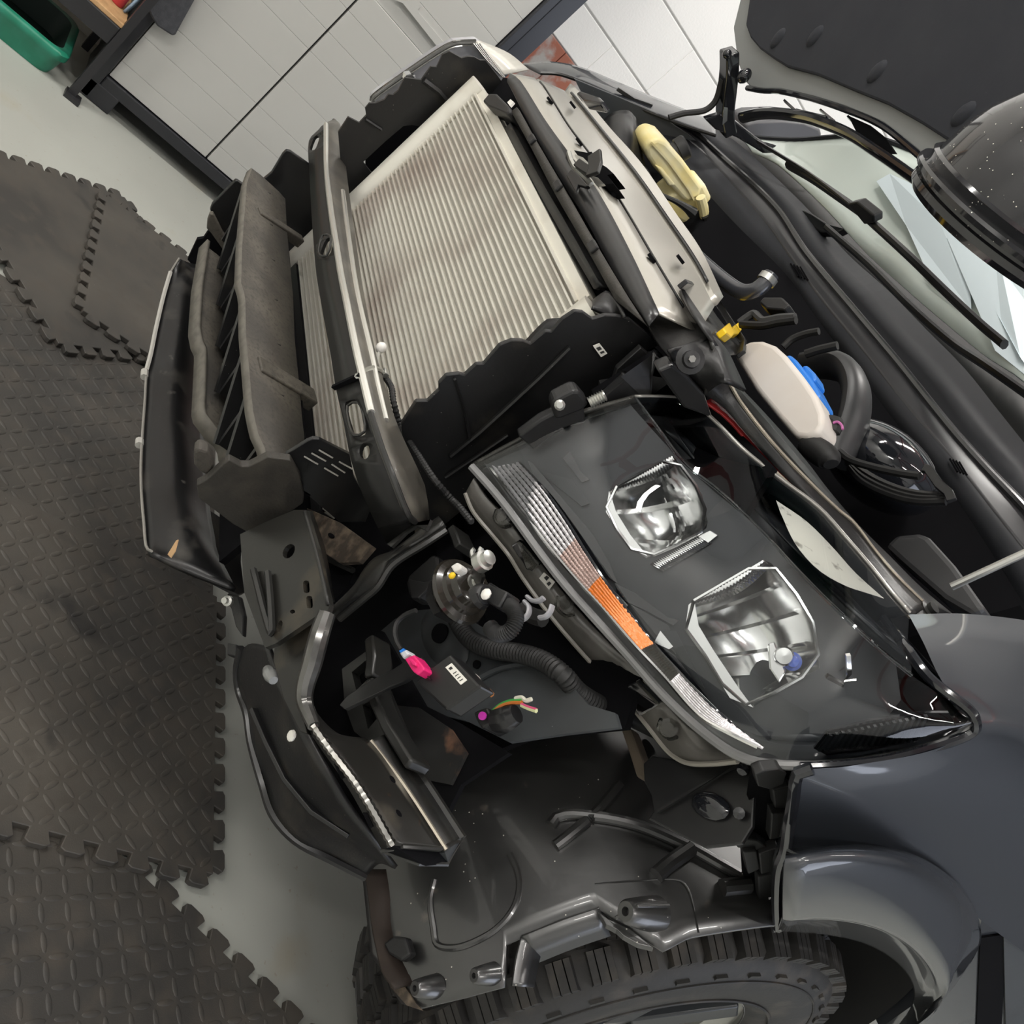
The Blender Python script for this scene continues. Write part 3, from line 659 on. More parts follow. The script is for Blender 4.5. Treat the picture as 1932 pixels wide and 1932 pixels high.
# ---------------------------------------------------------------- near headlight
hl = link('headlight', None, T, (.68, .1, .93), 'large clear headlight on the near front corner')
LB = [(889, 880, .48), (925, 920, .51), (960, 963, .545), (1020, 1045, .602), (1071, 1110, .645), (1120, 1165, .685), (1188, 1240, .735), (1240, 1300, .772), (1290, 1350, .805), (1340, 1392, .835), (1390, 1425, .86), (1440, 1440, .875), (1510, 1444, .888), (1600, 1440, .895), (1691, 1426, .900), (1770, 1405, .899), (1815, 1386, .896), (1834, 1366, .892)]
LC = [(1198, 750, .49), (1246, 814, .53), (1294, 876, .565), (1350, 920, .60), (1400, 965, .64), (1450, 1015, .68), (1500, 1070, .725), (1550, 1122, .765), (1600, 1170, .80), (1660, 1225, .833), (1720, 1274, .856), (1780, 1315, .872), (1830, 1350, .889)]
LT = [(1198, 750, .49), (1250, 750, .482), (1289, 754, .475), (1310, 765, .483), (1350, 800, .51), (1400, 850, .55), (1470, 905, .59), (1543, 960, .63), (1590, 1012, .665), (1640, 1070, .70), (1680, 1120, .735), (1714, 1159, .765)]
B3, C3, T3 = Q('X', LB), Q('X', LC), Q('X', LT)
nrows = 40
bR, cR = resample(B3, nrows), resample(C3, nrows)
tR = resample(T3, nrows); cT = resample(C3[:11], nrows)
mid = (bR + cR) / 2 + np.array([.008, -.014, 0]); 
lens_front = loft([bR, mid, cR], nrows, 12)
lens_top = loft([cT, tR], nrows, 5)
emit('lens', lens_front + lens_top, m_lens, hl, 'clear outer lens', smooth=50)
push = lambda A, d: [np.array(p) + np.array(d) for p in A]
D1 = (-.052, .075, 0)
bB_, cB_, tB_ = push(bR, D1), push(cR, D1), push(tR, (-.03, .03, -.04))
emit('housing', loft([bR, push(bR, (-.02, .03, .004)), bB_], nrows, 6, across=False) + loft([bB_, push(mid, (-.10, .13, 0)), cB_], nrows, 10) + loft([cB_, tB_], nrows, 4) + loft([tR, tB_], nrows, 3), m_greyin, hl, smooth=40, solid=.003, off=-1)
emit('lens_edge', tube(bR, .0048, 8, 80), mat('grey_lens_border', (.20, .20, .20), .2), hl)
emit('lens_edge', tube(cT, .0020, 6, 60), m_lens, hl)
ridge = [push(tR, (-.0028 * i, .0045 * i, -.0006 * i + (.0016 if i % 2 else 0))) for i in range(9)]
emit('top_rim', loft(ridge, nrows, smooth=False), mat('ridged_grey_rim', (.30, .29, .27), .22, metal=.4), hl, 'ridged grey upper rim', smooth=10, solid=.003)
emit('painted_reflection', loft([[p + np.array([.001, -.001, .0015]) for p in Q('X', [(1470, 968, .634), (1500, 1030, .69), (1540, 1075, .72), (1590, 1105, .735), (1640, 1122, .74)])], [p + np.array([.001, -.001, .0015]) for p in Q('X', [(1462, 945, .615), (1520, 985, .64), (1570, 1035, .675), (1610, 1080, .705), (1665, 1130, .748)])]], 16), mat('reflection_white', (.86, .84, .76), .5, n=[(60, (.35, .33, .29), .60, .70, 8)]), hl, 'pale painted reflection with dirt specks', smooth=30)  # white ceiling reflection painted as a pale surface, with dirt specks
emit('inner_edge', loft([Q('X', [(889, 880, .48), (960, 841, .483), (1061, 791, .487), (1198, 750, .49)]), Q('X', [(898, 893, .476), (965, 858, .478), (1066, 806, .482), (1203, 762, .486)])], 20), m_smoke, hl, smooth=30, solid=.004)
# bezel plane
bu = np.array([.38, .25, .06]); bv = np.array([0, .055, .19]); bn = np.cross(bu, bv); bn /= np.linalg.norm(bn)
if bn[1] > 0: bn = -bn
bp = np.array([.66, .10, .92]) - bn * .030
BZ = lambda pts, d=0: PN(bp - bn * d, bn, pts)
R1 = [(1164, 917), (1269, 859), (1290, 886), (1325, 933), (1335, 983), (1333, 996), (1307, 1017), (1219, 1053), (1190, 1035), (1172, 1010), (1143, 966), (1149, 928)]
R2 = [(1309, 1133), (1441, 1056), (1455, 1062), (1491, 1105), (1530, 1159), (1543, 1210), (1546, 1262), (1484, 1291), (1421, 1335), (1377, 1317), (1340, 1250), (1293, 1185), (1299, 1141)]
bez = [(912, 872), (1061, 800), (1188, 762), (1230, 810), (1294, 880), (1345, 925), (1400, 970), (1450, 1020), (1500, 1075), (1600, 1178), (1690, 1250), (1700, 1320), (1650, 1385), (1560, 1425), (1440, 1428), (1390, 1412), (1300, 1340), (1200, 1235), (1080, 1100), (980, 970)]
emit('bezel', plate(BZ(bez), .002, [BZ(R1), BZ(R2)]), m_greyin, hl, 'dark grey inner bezel', smooth=0)
def bowl(name, left, right, depth, bands, mesh=None, ns=40, per=8):
    nt = bands * per + 1
    Lp, Rp = resample(BZ(left), nt), resample(BZ(right), nt); rows = []
    for i in range(nt):
        t = i / (nt - 1); env = math.sin(math.pi * min(max(t * .96 + .02, 0), 1)) ** .6
        saw = (i % per) / per * .0075 if i < nt - 1 else 0
        row = []
        for j in range(ns):
            s_ = j / (ns - 1); e2 = (1 - (2 * s_ - 1) ** 2) ** .75
            d_ = depth * env * e2 - saw * e2
            if mesh and s_ > .62: d_ += .0016 * ((int(s_ * 22) + int(t * 14)) % 2) * e2
            row.append(Lp[i] * (1 - s_) + Rp[i] * s_ - bn * d_)
        rows.append(row)
    return emit(name, grid(rows), m_chrome2, hl, 'stepped chrome reflector bowl', smooth=18)
bowl('reflector', [(1164, 917), (1149, 928), (1143, 966), (1172, 1010), (1190, 1035), (1219, 1053)], [(1269, 859), (1290, 886), (1325, 933), (1335, 983), (1307, 1017), (1219, 1053)], .052, 3, True)
bowl('reflector', [(1309, 1133), (1299, 1141), (1293, 1185), (1340, 1250), (1377, 1317), (1421, 1335)], [(1441, 1056), (1491, 1105), (1530, 1159), (1543, 1210), (1546, 1262), (1484, 1291), (1421, 1335)], .058, 6)
def rim(pts, r, m, d=-.003):
    q = BZ(pts, d); emit('reflector_rim', tube(q + [q[0]], r, 6, None, False), m, hl)
rim(R1, .0022, m_chrome2); rim(R2, .0022, m_chrome2)
def inset(pts, k):
    c = np.mean(pts, 0); return [tuple(c + (np.array(p) - c) * k) for p in pts]
# fluted top lip, left blade and step comb of the bowls
for nm, a, b, dep in (('fluted_lip', [(1164, 917), (1215, 888), (1269, 859)], [(1166, 928), (1235, 905), (1280, 875)], .003), ('fluted_lip', [(1309, 1133), (1375, 1095), (1441, 1056)], [(1312, 1146), (1395, 1118), (1458, 1066)], .004)):
    A_, B_ = resample(BZ(a, -.004), 46), resample(BZ(b, dep), 46)
    A_[::2] += bn * .0012; B_[::2] += bn * .0012
    emit(nm, loft([A_, B_], 46, smooth=False), m_chrome2, hl, smooth=8, solid=.001)
emit('side_blade', plate(BZ([(1299, 1141), (1310, 1133), (1318, 1180), (1345, 1225), (1395, 1300), (1421, 1335), (1377, 1317), (1330, 1240), (1293, 1185)], -.004), .002), m_chrome2, hl, smooth=0)
emit('side_blade', plate(BZ([(1149, 926), (1156, 945), (1162, 965), (1190, 1010), (1222, 1050), (1190, 1035), (1143, 966)], -.004), .002), m_chrome2, hl, smooth=0)
A_, B_ = resample(BZ([(1228, 1063), (1318, 1012)], -.006), 50), resample(BZ([(1252, 1078), (1344, 1024)], -.003), 50)
A_[::2] += bn * .0016; B_[::2] += bn * .0016
emit('step_comb', loft([A_, B_], 50, smooth=False), m_chrome2, hl, 'ribbed bright step under the inner bowl', smooth=8, solid=.002)
emit('step_block', plate(BZ([(1316, 1012), (1340, 1000), (1356, 1010), (1336, 1026)], -.006), .012), m_chrome2, hl, smooth=0, bevel=.001)
# flutes in the bowls
for c, s in (((1478, 1238), 1.0),):
    p = BZ([c], .012)[0]
    emit('bulb', lathe(p - bn * .035, bn, [(.009, 0), (.009, .03), (.0105, .032), (.0105, .044), (.0085, .048), (0, .0485)], 18), m_chrome2, hl, 'frosted capped bulb')
    emit('bulb_socket', lathe(BZ([(1494, 1248)], .02)[0], bn, [(.010, 0), (.010, .006), (.007, .008), (.006, .016), (0, .018)], 18), mat('blue_glass', (.10, .16, .55), .05, spec=.9), hl, 'bluish bulb glass')
    emit('bulb_base', plate(BZ([(1448, 1215), (1462, 1210), (1484, 1268), (1470, 1290), (1452, 1262)], .012), .012), m_chrome2, hl, smooth=0, bevel=.002)
# inner dark wedges and facets
for pts, m_, d in (([(995, 868), (1005, 874), (1120, 1010), (1150, 1062), (1165, 1100), (1140, 1085), (1100, 1040), (1010, 905)], m_piano, -.008),
                   ([(1010, 885), (1080, 905), (1112, 950), (1098, 955)], m_apron, -.006),
                   ([(1062, 865), (1075, 852), (1095, 888), (1112, 905), (1098, 910)], m_piano, -.006),
                   ([(1160, 1100), (1200, 1120), (1260, 1165), (1282, 1170), (1270, 1180), (1215, 1150), (1165, 1128)], m_piano, -.008),
                   ([(1190, 1140), (1262, 1180), (1276, 1235), (1240, 1200)], m_piano, -.004),
                   ([(1234, 1212), (1246, 1190), (1270, 1220), (1262, 1225)], m_chrome2, -.010),
                   ([(1246, 1190), (1275, 1190), (1330, 1300), (1318, 1290)], m_apron, -.006),
                   ([(1240, 1215), (1272, 1235), (1345, 1330), (1365, 1362), (1355, 1365), (1300, 1310)], m_piano, -.009),
                   ([(1130, 1112), (1150, 1105), (1185, 1142), (1178, 1150)], m_chrome2, -.010)):
    emit('bezel_facet', plate(BZ(pts, d), .003), m_, hl, smooth=0)
# position light bar along the bottom: six light guides in four lengths
la = [(915, 881), (975, 960), (1025, 1028), (1071, 1084), (1123, 1141), (1185, 1214), (1245, 1278), (1315, 1356), (1374, 1390), (1425, 1415)]
lb = [(959, 863), (1012, 920), (1058, 985), (1095, 1045), (1140, 1112), (1211, 1206), (1262, 1264), (1330, 1335), (1384, 1384), (1432, 1420)]
offb = .030 - .010
lq = lambda pts: [p + np.array([-.006, .012, .002]) for p in PN(bp + bn * .020, bn, pts)]
xa = [.488, .555, .605, .648, .69, .742, .785, .838, .866, .885]
la3 = [p + np.array([-.007, .011, .002]) for p in Q('X', [(*q, x) for q, x in zip(la, xa)])]
lb3 = [p + np.array([-.007, .011, .002]) for p in Q('X', [(*q, x - .004) for q, x in zip(lb, xa)])]
for k in range(6):
    t = (k + .5) / 6
    line = resample([a * (1 - t) + b * t for a, b in zip(la3, lb3)], 120)
    for s0, s1, m_ in ((0, 40, m_prism), (40, 54, m_amber2), (54, 78, m_amber), (78, 90, m_smoke), (90, 120, m_prism)):
        wdt = .0052 if s0 < 90 else .004
        emit('light_guide', tube(line[s0:s1 + (0 if s1 == 120 else 1)], wdt * .5, 6, max(30, (s1 - s0)), corr=.28), m_, hl)
emit('bar_trim', tube(push(la3, (0, 0, -.002)), .0022, 6, 60), m_chrome2, hl); emit('bar_trim', tube(lb3, .0018, 6, 60), m_piano, hl)
emit('bar_backing', loft([push(la3, (-.004, .006, 0)), push(lb3, (-.004, .006, 0))], 40), m_piano, hl, smooth=40)
# outer side marker with slanted ribs
mk = Q('X', [(1535, 1412, .868), (1560, 1380, .862), (1640, 1360, .862), (1745, 1345, .866), (1790, 1345, .870), (1806, 1372, .872), (1790, 1388, .874), (1680, 1410, .876), (1560, 1425, .874)])
emit('side_marker', prism(mk, (-.004, .004, 0)), m_piano, hl, 'dark side marker with slanted ribs', smooth=0)
for i in range(16):
    x = 1545 + i * 12
    emit('marker_rib', bar(Q('X', [(x, 1416 - i * 1.2, .880), (x + 22, 1386 - i * 2.4, .878)]), .003, .003), m_greyin, hl)
emit('side_step', bar(Q('X', [(1560, 1275, .84), (1590, 1292, .845), (1602, 1270, .842), (1600, 1235, .835)]), .004, .004), m_chrome2, hl)
emit('red_strip', loft([Q('X', [(1353, 747, .47), (1376, 775, .485), (1434, 845, .53), (1470, 880, .555), (1510, 920, .585)]), Q('X', [(1330, 757, .49), (1374, 790, .50), (1440, 866, .545), (1470, 893, .565), (1510, 930, .59)])], 12), mat('red_reflection', (.42, .028, .03), .3), hl, 'narrow red painted reflection along the top edge', smooth=30, solid=.003)  # red colour stands in for a girder reflected in black paint
# lower flange of clear plastic
fl_o = [(878, 930), (893, 965), (930, 1010), (960, 1047), (986, 1089), (1037, 1159), (1115, 1250), (1172, 1309), (1219, 1366), (1258, 1415), (1281, 1433), (1304, 1441), (1348, 1441), (1392, 1436)]
fl_i = [(893, 903), (912, 935), (950, 975), (985, 1020), (1020, 1065), (1075, 1135), (1150, 1217), (1200, 1265), (1250, 1325), (1290, 1368), (1318, 1388), (1345, 1405), (1375, 1420), (1400, 1432)]
xf = [.485, .50, .525, .55, .57, .612, .668, .71, .748, .782, .80, .818, .842, .862]
fo = [p + np.array([-.008, .016, 0]) for p in Q('X', [(*q, x) for q, x in zip(fl_o, xf)])]
fi = [p + np.array([-.008, .016, 0]) for p in Q('X', [(*q, x + .006) for q, x in zip(fl_i, xf)])]
fo = Q('X', [(*q, x) for q, x in zip(fl_o, xf)]); fi = Q('X', [(*q, x + .004) for q, x in zip(fl_i, xf)])
m_flange = mat('smoked_flange_plastic', (.13, .123, .113), .22, n=[(20, (.19, .18, .165), .45, .7)], spec=.9)
emit('lower_flange', loft([fo, fi], 40), m_flange, hl, 'smoked plastic flange below the lens', smooth=30, solid=.004)
emit('flange_edge', tube(fo, .0028, 6, 80), mat('pale_plastic_edge', (.34, .32, .28), .3), hl)
emit('flange_edge', tube([p + np.array([-.006, .009, -.004]) for p in fo], .003, 6, 80), m_plastic, hl)
def FX(pts, dx=.004):
    out = []
    for x_, y_ in pts:
        yo = [q[1] for q in fl_o]; yi = [q[1] for q in fl_i]
        u0, u1 = np.interp(y_, yo, [q[0] for q in fl_o]), np.interp(y_, yi, [q[0] for q in fl_i])
        X0_, X1_ = np.interp(y_, yo, xf), np.interp(y_, yi, np.array(xf) + .004)
        f_ = min(max((x_ - u0) / max(u1 - u0, 1), 0), 1)
        out.append((x_, y_, X0_ * (1 - f_) + X1_ * f_ + dx))
    return Q('X', out)
emit('flange_block', plate(FX([(964, 1030), (975, 1021), (985, 1027), (1018, 1065), (1006, 1080), (992, 1075)], .008), .008), m_smoke, hl, smooth=0, bevel=.002)
emit('flange_block', plate(FX([(1175, 1308), (1184, 1292), (1200, 1285), (1243, 1330), (1232, 1338), (1205, 1352)], .010), .008), m_smoke, hl, 'clear box-shaped tab', smooth=0, bevel=.002)
for c in ((950, 975), (1068, 1140), (1262, 1372)):
    p = FX([c], .008)[0]; e = 13 if c[0] < 1000 else 15
    ringp = FX([(c[0] - e, c[1] - e), (c[0] - e - 4, c[1] + 4), (c[0] - 2, c[1] + e + 6), (c[0] + e, c[1] + e + 4)], .008)
    emit('moulded_boss', lathe(p, (.55, -.8, .2), [(.010, 0), (.010, .004), (.006, .005), (.006, .009), (0, .009)], 14), m_smoke, hl)
    emit('moulded_loop', tube(ringp, .0022, 6, 20), m_smoke, hl)
emit('sticker', plate(FX([(1017, 1091), (1026, 1080), (1047, 1098), (1036, 1113)], .007), .001), m_label, hl, 'small white sticker', smooth=0)
emit('print', plate(FX([(1026, 1090), (1031, 1086), (1036, 1090), (1031, 1096)], .0078), .0005), m_ink, hl, smooth=0)
emit('print', plate(FX([(1031, 1101), (1036, 1097), (1040, 1101), (1035, 1106)], .0078), .0005), m_ink, hl, smooth=0)

# ---------------------------------------------------------------- far headlight
fh = link('headlight', None, T, (-.6, .0, .95), 'far headlight, seen from behind the scalloped deflector')
fo_ = [(699, 190), (703, 182), (758, 141), (829, 93), (856, 80), (899, 77), (930, 100), (952, 135), (955, 160), (900, 190), (800, 230), (720, 230)]
emit('housing', plate(PX(-.60, fo_), .03), mat('grey_frosted_plastic', (.30, .30, .32), .3, n=[(9, (.5, .5, .52), .45, .6)]), fh, smooth=0, bevel=.004)
emit('lens_edge', tube(PX(-.59, [(702, 191), (705, 183), (760, 143), (830, 96), (857, 83), (898, 80)]), .006, 6, 40), m_smoke, fh, 'clear rim')
emit('top_lens', loft([PX(-.58, [(899, 77), (925, 105), (952, 140)]), PX(-.66, [(905, 76), (960, 100), (998, 131)])], 10), mat('pale_lens_top', (.62, .60, .54), .25), fh, 'pale top of the far lens', smooth=30, solid=.004)
for i in range(4): emit('top_rib', tube(PX(-.575, [(893 + i * 4, 82), (920 + i * 3, 115), (949 + i, 146)]), .0018, 6, 8), m_zinc, fh)
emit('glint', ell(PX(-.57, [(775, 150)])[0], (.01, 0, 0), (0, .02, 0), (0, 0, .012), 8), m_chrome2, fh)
# ---------------------------------------------------------------- near front fender
fe = link('fender', None, T, (.9, .5, 1.0), 'dark blue-grey front fender')
rws = [[(1714, 1159, .765), (1820, 1158, .735), (1932, 1170, .70), (2100, 1200, .66)],
       [(1742, 1212, .815), (1840, 1212, .79), (1932, 1222, .77), (2100, 1260, .74)],
       [(1780, 1290, .860), (1860, 1290, .848), (1932, 1298, .838), (2100, 1345, .82)],
       [(1842, 1365, .892), (1890, 1368, .890), (1950, 1380, .886), (2100, 1430, .882)],
       [(1770, 1412, .906), (1850, 1440, .908), (1930, 1470, .91), (2070, 1530, .91)],
       [(1600, 1446, .912), (1720, 1480, .918), (1850, 1530, .92), (2000, 1600, .92), (2080, 1660, .918)],
       [(1506, 1460, .912), (1620, 1510, .920), (1770, 1580, .923), (1950, 1670, .925), (2080, 1740, .922)],
       [(1488, 1560, .918), (1600, 1560, .922), (1720, 1600, .926), (1900, 1730, .926), (2050, 1830, .922)],
       [(1482, 1606, .920), (1600, 1598, .926), (1715, 1618, .93), (1830, 1720, .93), (2020, 1860, .92)]]
emit('fender_skin', loft([Q('X', r) for r in rws], 48, 50), m_paint, fe, smooth=80, solid=.0)
emit('front_edge', tube(Q('X', [(1532, 1450, .914), (1506, 1458, .912), (1498, 1500, .914), (1488, 1560, .918), (1481, 1605, .920), (1470, 1632, .92), (1466, 1690, .92), (1468, 1750, .92)]), .006, 8, 30), m_piano, fe)
emit('lamp_gap_seal', tube(Q('X', [(1668, 1168, .755), (1712, 1225, .82), (1755, 1281, .855), (1828, 1338, .888), (1841, 1358, .896), (1838, 1378, .898), (1810, 1394, .90), (1691, 1430, .904), (1590, 1444, .90), (1510, 1448, .892)]), .005, 8, 60), m_piano, fe)
emit('rear_panel', plate(PX(.915, [(1845, 1765), (1860, 1700), (2000, 1740), (2150, 1800), (2050, 2000), (1850, 2050), (1680, 1990), (1660, 1940), (1760, 1870)]), .02), m_paint, fe, smooth=0)
emit('door_gap', plate(PX(.918, [(1850, 1770), (1892, 1764), (1895, 1850), (1890, 1932), (1880, 2000), (1840, 2000)]), .004), m_dark, fe, smooth=0)
emit('sill', plate(PX(.92, [(1894, 1768), (2000, 1750), (2060, 1960), (1900, 2020), (1896, 1860)]), .01), m_apron, fe, smooth=0)
fl = link('wheel_flare', None, T, (.95, .6, .9), 'glossy wheel arch flare')
f0 = [(1484, 1602), (1600, 1592), (1700, 1604), (1775, 1640), (1826, 1690), (1850, 1748), (1846, 1790), (1800, 1862), (1735, 1940), (1650, 2050)]
f1 = [(1481, 1625), (1590, 1613), (1685, 1630), (1752, 1668), (1796, 1720), (1815, 1775), (1812, 1815), (1780, 1870), (1725, 1940), (1640, 2050)]
f2 = [(1478, 1690), (1570, 1680), (1660, 1695), (1725, 1735), (1770, 1785), (1793, 1830), (1790, 1865), (1762, 1905), (1715, 1950), (1630, 2050)]
f3 = [(1477, 1733), (1560, 1731), (1640, 1742), (1700, 1768), (1745, 1803), (1774, 1848), (1775, 1880), (1748, 1918), (1708, 1955), (1625, 2050)]
f4 = [(1475, 1740), (1560, 1738), (1638, 1750), (1696, 1776), (1738, 1812), (1762, 1853), (1762, 1884), (1738, 1920), (1700, 1957), (1620, 2050)]
f5 = [(1468, 1757), (1560, 1764), (1630, 1780), (1685, 1810), (1716, 1846), (1724, 1880), (1714, 1908), (1694, 1935), (1670, 1965), (1600, 2050)]
xs = [.935, .962, .972, .968, .962, .925]
emit('flare_skin', loft([PX(x, f) for x, f in zip(xs, (f0, f1, f2, f3, f4, f5))], 50, 30), m_paint, fl, smooth=60, solid=.003)

# clips and brackets between liner and fender edge
ck = link('fender_bracket', None, T, (.9, .35, .9), 'black clip bracket along the fender front edge')
CB = lambda pts, x=.905: PX(x, pts)
emit('bracket_rail', bar(CB([(1522, 1458), (1505, 1520), (1492, 1580), (1478, 1625), (1474, 1690), (1466, 1745)], .900), .016, .018), m_piano, ck, bevel=.002)
for pts, x in (([(1424, 1462), (1440, 1455), (1470, 1452), (1485, 1460), (1478, 1480), (1452, 1490), (1430, 1484)], .89), ([(1458, 1492), (1490, 1484), (1506, 1500), (1495, 1530), (1462, 1525)], .885), ([(1456, 1535), (1490, 1535), (1484, 1580), (1452, 1585)], .89),
               ([(1384, 1590), (1400, 1582), (1430, 1586), (1450, 1600), (1420, 1606), (1392, 1600)], .885), ([(1402, 1608), (1428, 1606), (1434, 1640), (1412, 1650)], .89), ([(1432, 1612), (1470, 1600), (1474, 1640), (1436, 1650)], .89), ([(1430, 1655), (1466, 1648), (1466, 1690), (1432, 1700)], .892), ([(1440, 1705), (1464, 1700), (1462, 1740), (1446, 1745)], .895)):
    emit('clip', plate(CB(pts, x), .012), m_rubber, ck, smooth=0, bevel=.0015)
emit('back_plate', plate(CB([(1400, 1600), (1420, 1460), (1515, 1450), (1500, 1520), (1480, 1600), (1470, 1750), (1435, 1755), (1405, 1680)], .87), .006), m_dark, ck, smooth=0)
bp2 = link('fender_support', None, T, (.8, .25, .85), 'satin black support panel under the headlight')
emit('support_panel', plate(PY(.22, [(1213, 1440), (1230, 1425), (1290, 1435), (1440, 1445), (1425, 1470), (1420, 1560), (1400, 1592), (1330, 1600), (1222, 1545), (1232, 1530), (1228, 1500), (1215, 1475)]), .006), m_satin, bp2, smooth=0, bevel=.002)
emit('dimple', ell(PY(.215, [(1340, 1520)])[0], np.array([.02, 0, .02]) * .8, np.array([-.012, 0, .012]) * .8, (0, -.006, 0), 12), m_piano, bp2)
emit('fold', bar(PY(.214, [(1240, 1532), (1300, 1495), (1400, 1440)]), .003, .003), m_satin, bp2)
for q in ((1402, 1452), (1395, 1534)):
    emit('screw', lathe(PY(.215, [q])[0], (.4, -.9, .2), [(.006, 0), (.006, .004), (0, .005)], 10), m_piano, bp2)
emit('pillar', plate(PY(.25, [(1166, 1362), (1190, 1375), (1200, 1400), (1214, 1440), (1216, 1474), (1200, 1465), (1186, 1420)]), .02), mat('dusty_brown_pillar', (.12, .095, .07), .8), T, 'dusty brown pillar', smooth=0, bevel=.003)

# ---------------------------------------------------------------- wheel arch liner
AX, AZ, LR = .62, .39, .44
ln = link('wheel_arch_liner', None, T, (.75, .2, .6), 'scratched black wheel arch liner in front of the tyre')
zz = [.385, .40, .42, .444, .50, .545, .552, .60, .647, .655, .69, .713, .75, .782, .81, .829]
xo = [.835, .856, .90, .914, .922, .926, .885, .880, .876, .888, .934, .925, .924, .922, .88, .80]
rows = []
for z in np.r_[np.linspace(.385, .80, 80), .39 + .44 * np.sin(np.linspace(math.asin(.41 / .44), math.radians(92), 16)[1:-2])]:
    t = math.asin(min((z - AZ) / LR, 1)); y = AX - LR * math.cos(t)
    x1 = np.interp(z, zz, xo); x0 = np.interp(z, [.38, .43, .5, .8], [.72, .70, .60, .55])
    rows.append([(x, y, z) for x in np.linspace(x0, x1, 16)])
V, F = grid(rows)[0]
f0_ = F[0]
if np.cross(V[f0_[1]] - V[f0_[0]], V[f0_[3]] - V[f0_[0]])[1] > 0: F = [tuple(reversed(f)) for f in F]
m_liner = mat('scratched_liner_plastic', (.016, .016, .016), .34, n=[(7, (.032, .031, .029), .45, .8), (30, (.12, .10, .08), .68, .82, 6)], speck=(85, (.5, .48, .42), .07), bump=(40, .12), spec=1.0, coat=.35)
emit('liner_skin', [(V, F)], m_liner, ln, smooth=50, solid=.004)
LC_ = lambda pts, d=0: PC(AX, AZ, LR + d, pts)
for pts, r in (([(1048, 1596), (1075, 1575), (1108, 1548)], .0055), ([(1112, 1546), (1135, 1522), (1170, 1480)], .0055), ([(1040, 1556), (1050, 1542), (1075, 1536), (1120, 1540), (1170, 1548), (1225, 1564), (1288, 1592), (1310, 1602), (1350, 1625), (1402, 1655)], .0055), ([(1238, 1652), (1260, 1632), (1305, 1600)], .0075), ([(1362, 1675), (1380, 1673), (1412, 1670)], .008)):
    emit('moulded_rib', tube(LC_(pts, .004), r * 1.25, 10, 24), m_liner, ln)
emit('round_panel', tube(LC_([(962, 1612), (975, 1640), (980, 1672), (970, 1712), (940, 1750), (900, 1775), (860, 1788), (825, 1782), (818, 1750), (812, 1700), (820, 1660)], .0), .004, 8, 50), m_liner, ln)
emit('patch_edge', tube(LC_([(1122, 1668), (1200, 1662), (1280, 1660), (1300, 1680), (1318, 1760)], .0), .0012, 6, 30), m_liner, ln)
emit('notch_lip', loft([LC_([(985, 1768), (1060, 1738), (1131, 1714)], .002), [p + np.array([.02, .03, -.012]) for p in LC_([(985, 1768), (1060, 1738), (1131, 1714)], .002)]], 12), m_liner, ln, smooth=20, solid=.003)
emit('notch_lip', loft([LC_([(968, 1860), (975, 1810), (985, 1768)], .002), [p + np.array([.0, .03, .0]) for p in LC_([(976, 1856), (985, 1810), (996, 1775)], .002)]], 12), m_liner, ln, smooth=20, solid=.003)
emit('tongue', plate([p + np.array([.004, -.004, 0]) for p in LC_([(1131, 1714), (1150, 1728), (1190, 1745), (1235, 1782), (1205, 1775), (1178, 1760), (1165, 1748), (1145, 1738)])], .012), m_liner, ln, smooth=0, bevel=.001)
def boss(c, tip, r, nm='boss'):
    a = LC_([c])[0]; b = a + (np.array(tip)) ; ax = b - a; h = np.linalg.norm(ax)
    emit(nm, lathe(a - ax * .1, ax, [(r * 1.25, 0), (r * 1.05, h * .5), (r * .8, h), (r * .65, h * 1.06), (r * .3, h * 1.06), (r * .25, h * .9), (0, h * .9)], 18), m_liner, ln)
    return a, b
a, b = boss((1232, 1725), (.004, -.052, -.006), .016, 'hollow_peg')
for s in ((0, 0, .016), (.0, 0, -.017)):
    emit('peg_fin', bar([a + np.array(s) * 1.15, a * .1 + b * .9 + np.array(s) * .6], .004, .012), m_liner, ln, bevel=.001)
boss((820, 1862), (.004, -.030, -.004), .011); boss((928, 1838), (.004, -.028, -.004), .010)
# wheelhouse behind
rows = []
for t in np.radians(np.linspace(70, 190, 30)):
    rows.append([(x, .66 - .47 * math.cos(t), .41 + .45 * math.sin(t)) for x in (.54, .7, .905)])
emit('wheelhouse', grid(rows), m_rubber, ln, smooth=60)
emit('wheelhouse_side', span((.54, .45, .5), (.55, 1.15, .95)), m_dark, ln, smooth=0)
emit('side_flange', loft([PY(.16, [(688, 1640), (694, 1680), (702, 1740), (712, 1790), (722, 1832), (745, 1862)]), PY(.19, [(745, 1640), (752, 1690), (752, 1740), (762, 1790), (775, 1812), (790, 1850)])], 16), mat('dark_brown_stain', (.022, .014, .010), .7, n=[(25, (.05, .036, .026), .5, .8, 8)]), ln, 'brown stained side flange', smooth=40, solid=.004)
emit('flange_clip', plate(PY(.165, [(722, 1780), (742, 1765), (765, 1768), (774, 1800), (756, 1814), (732, 1800)]), .012), m_plastic, ln, smooth=0, bevel=.003)
emit('mud_patch', plate([p + np.array([.003, -.003, 0]) for p in LC_([(728, 1822), (750, 1815), (762, 1850), (785, 1885), (800, 1902), (770, 1892), (740, 1858)])], .002), m_rust2, ln, 'dried mud patch', smooth=0)

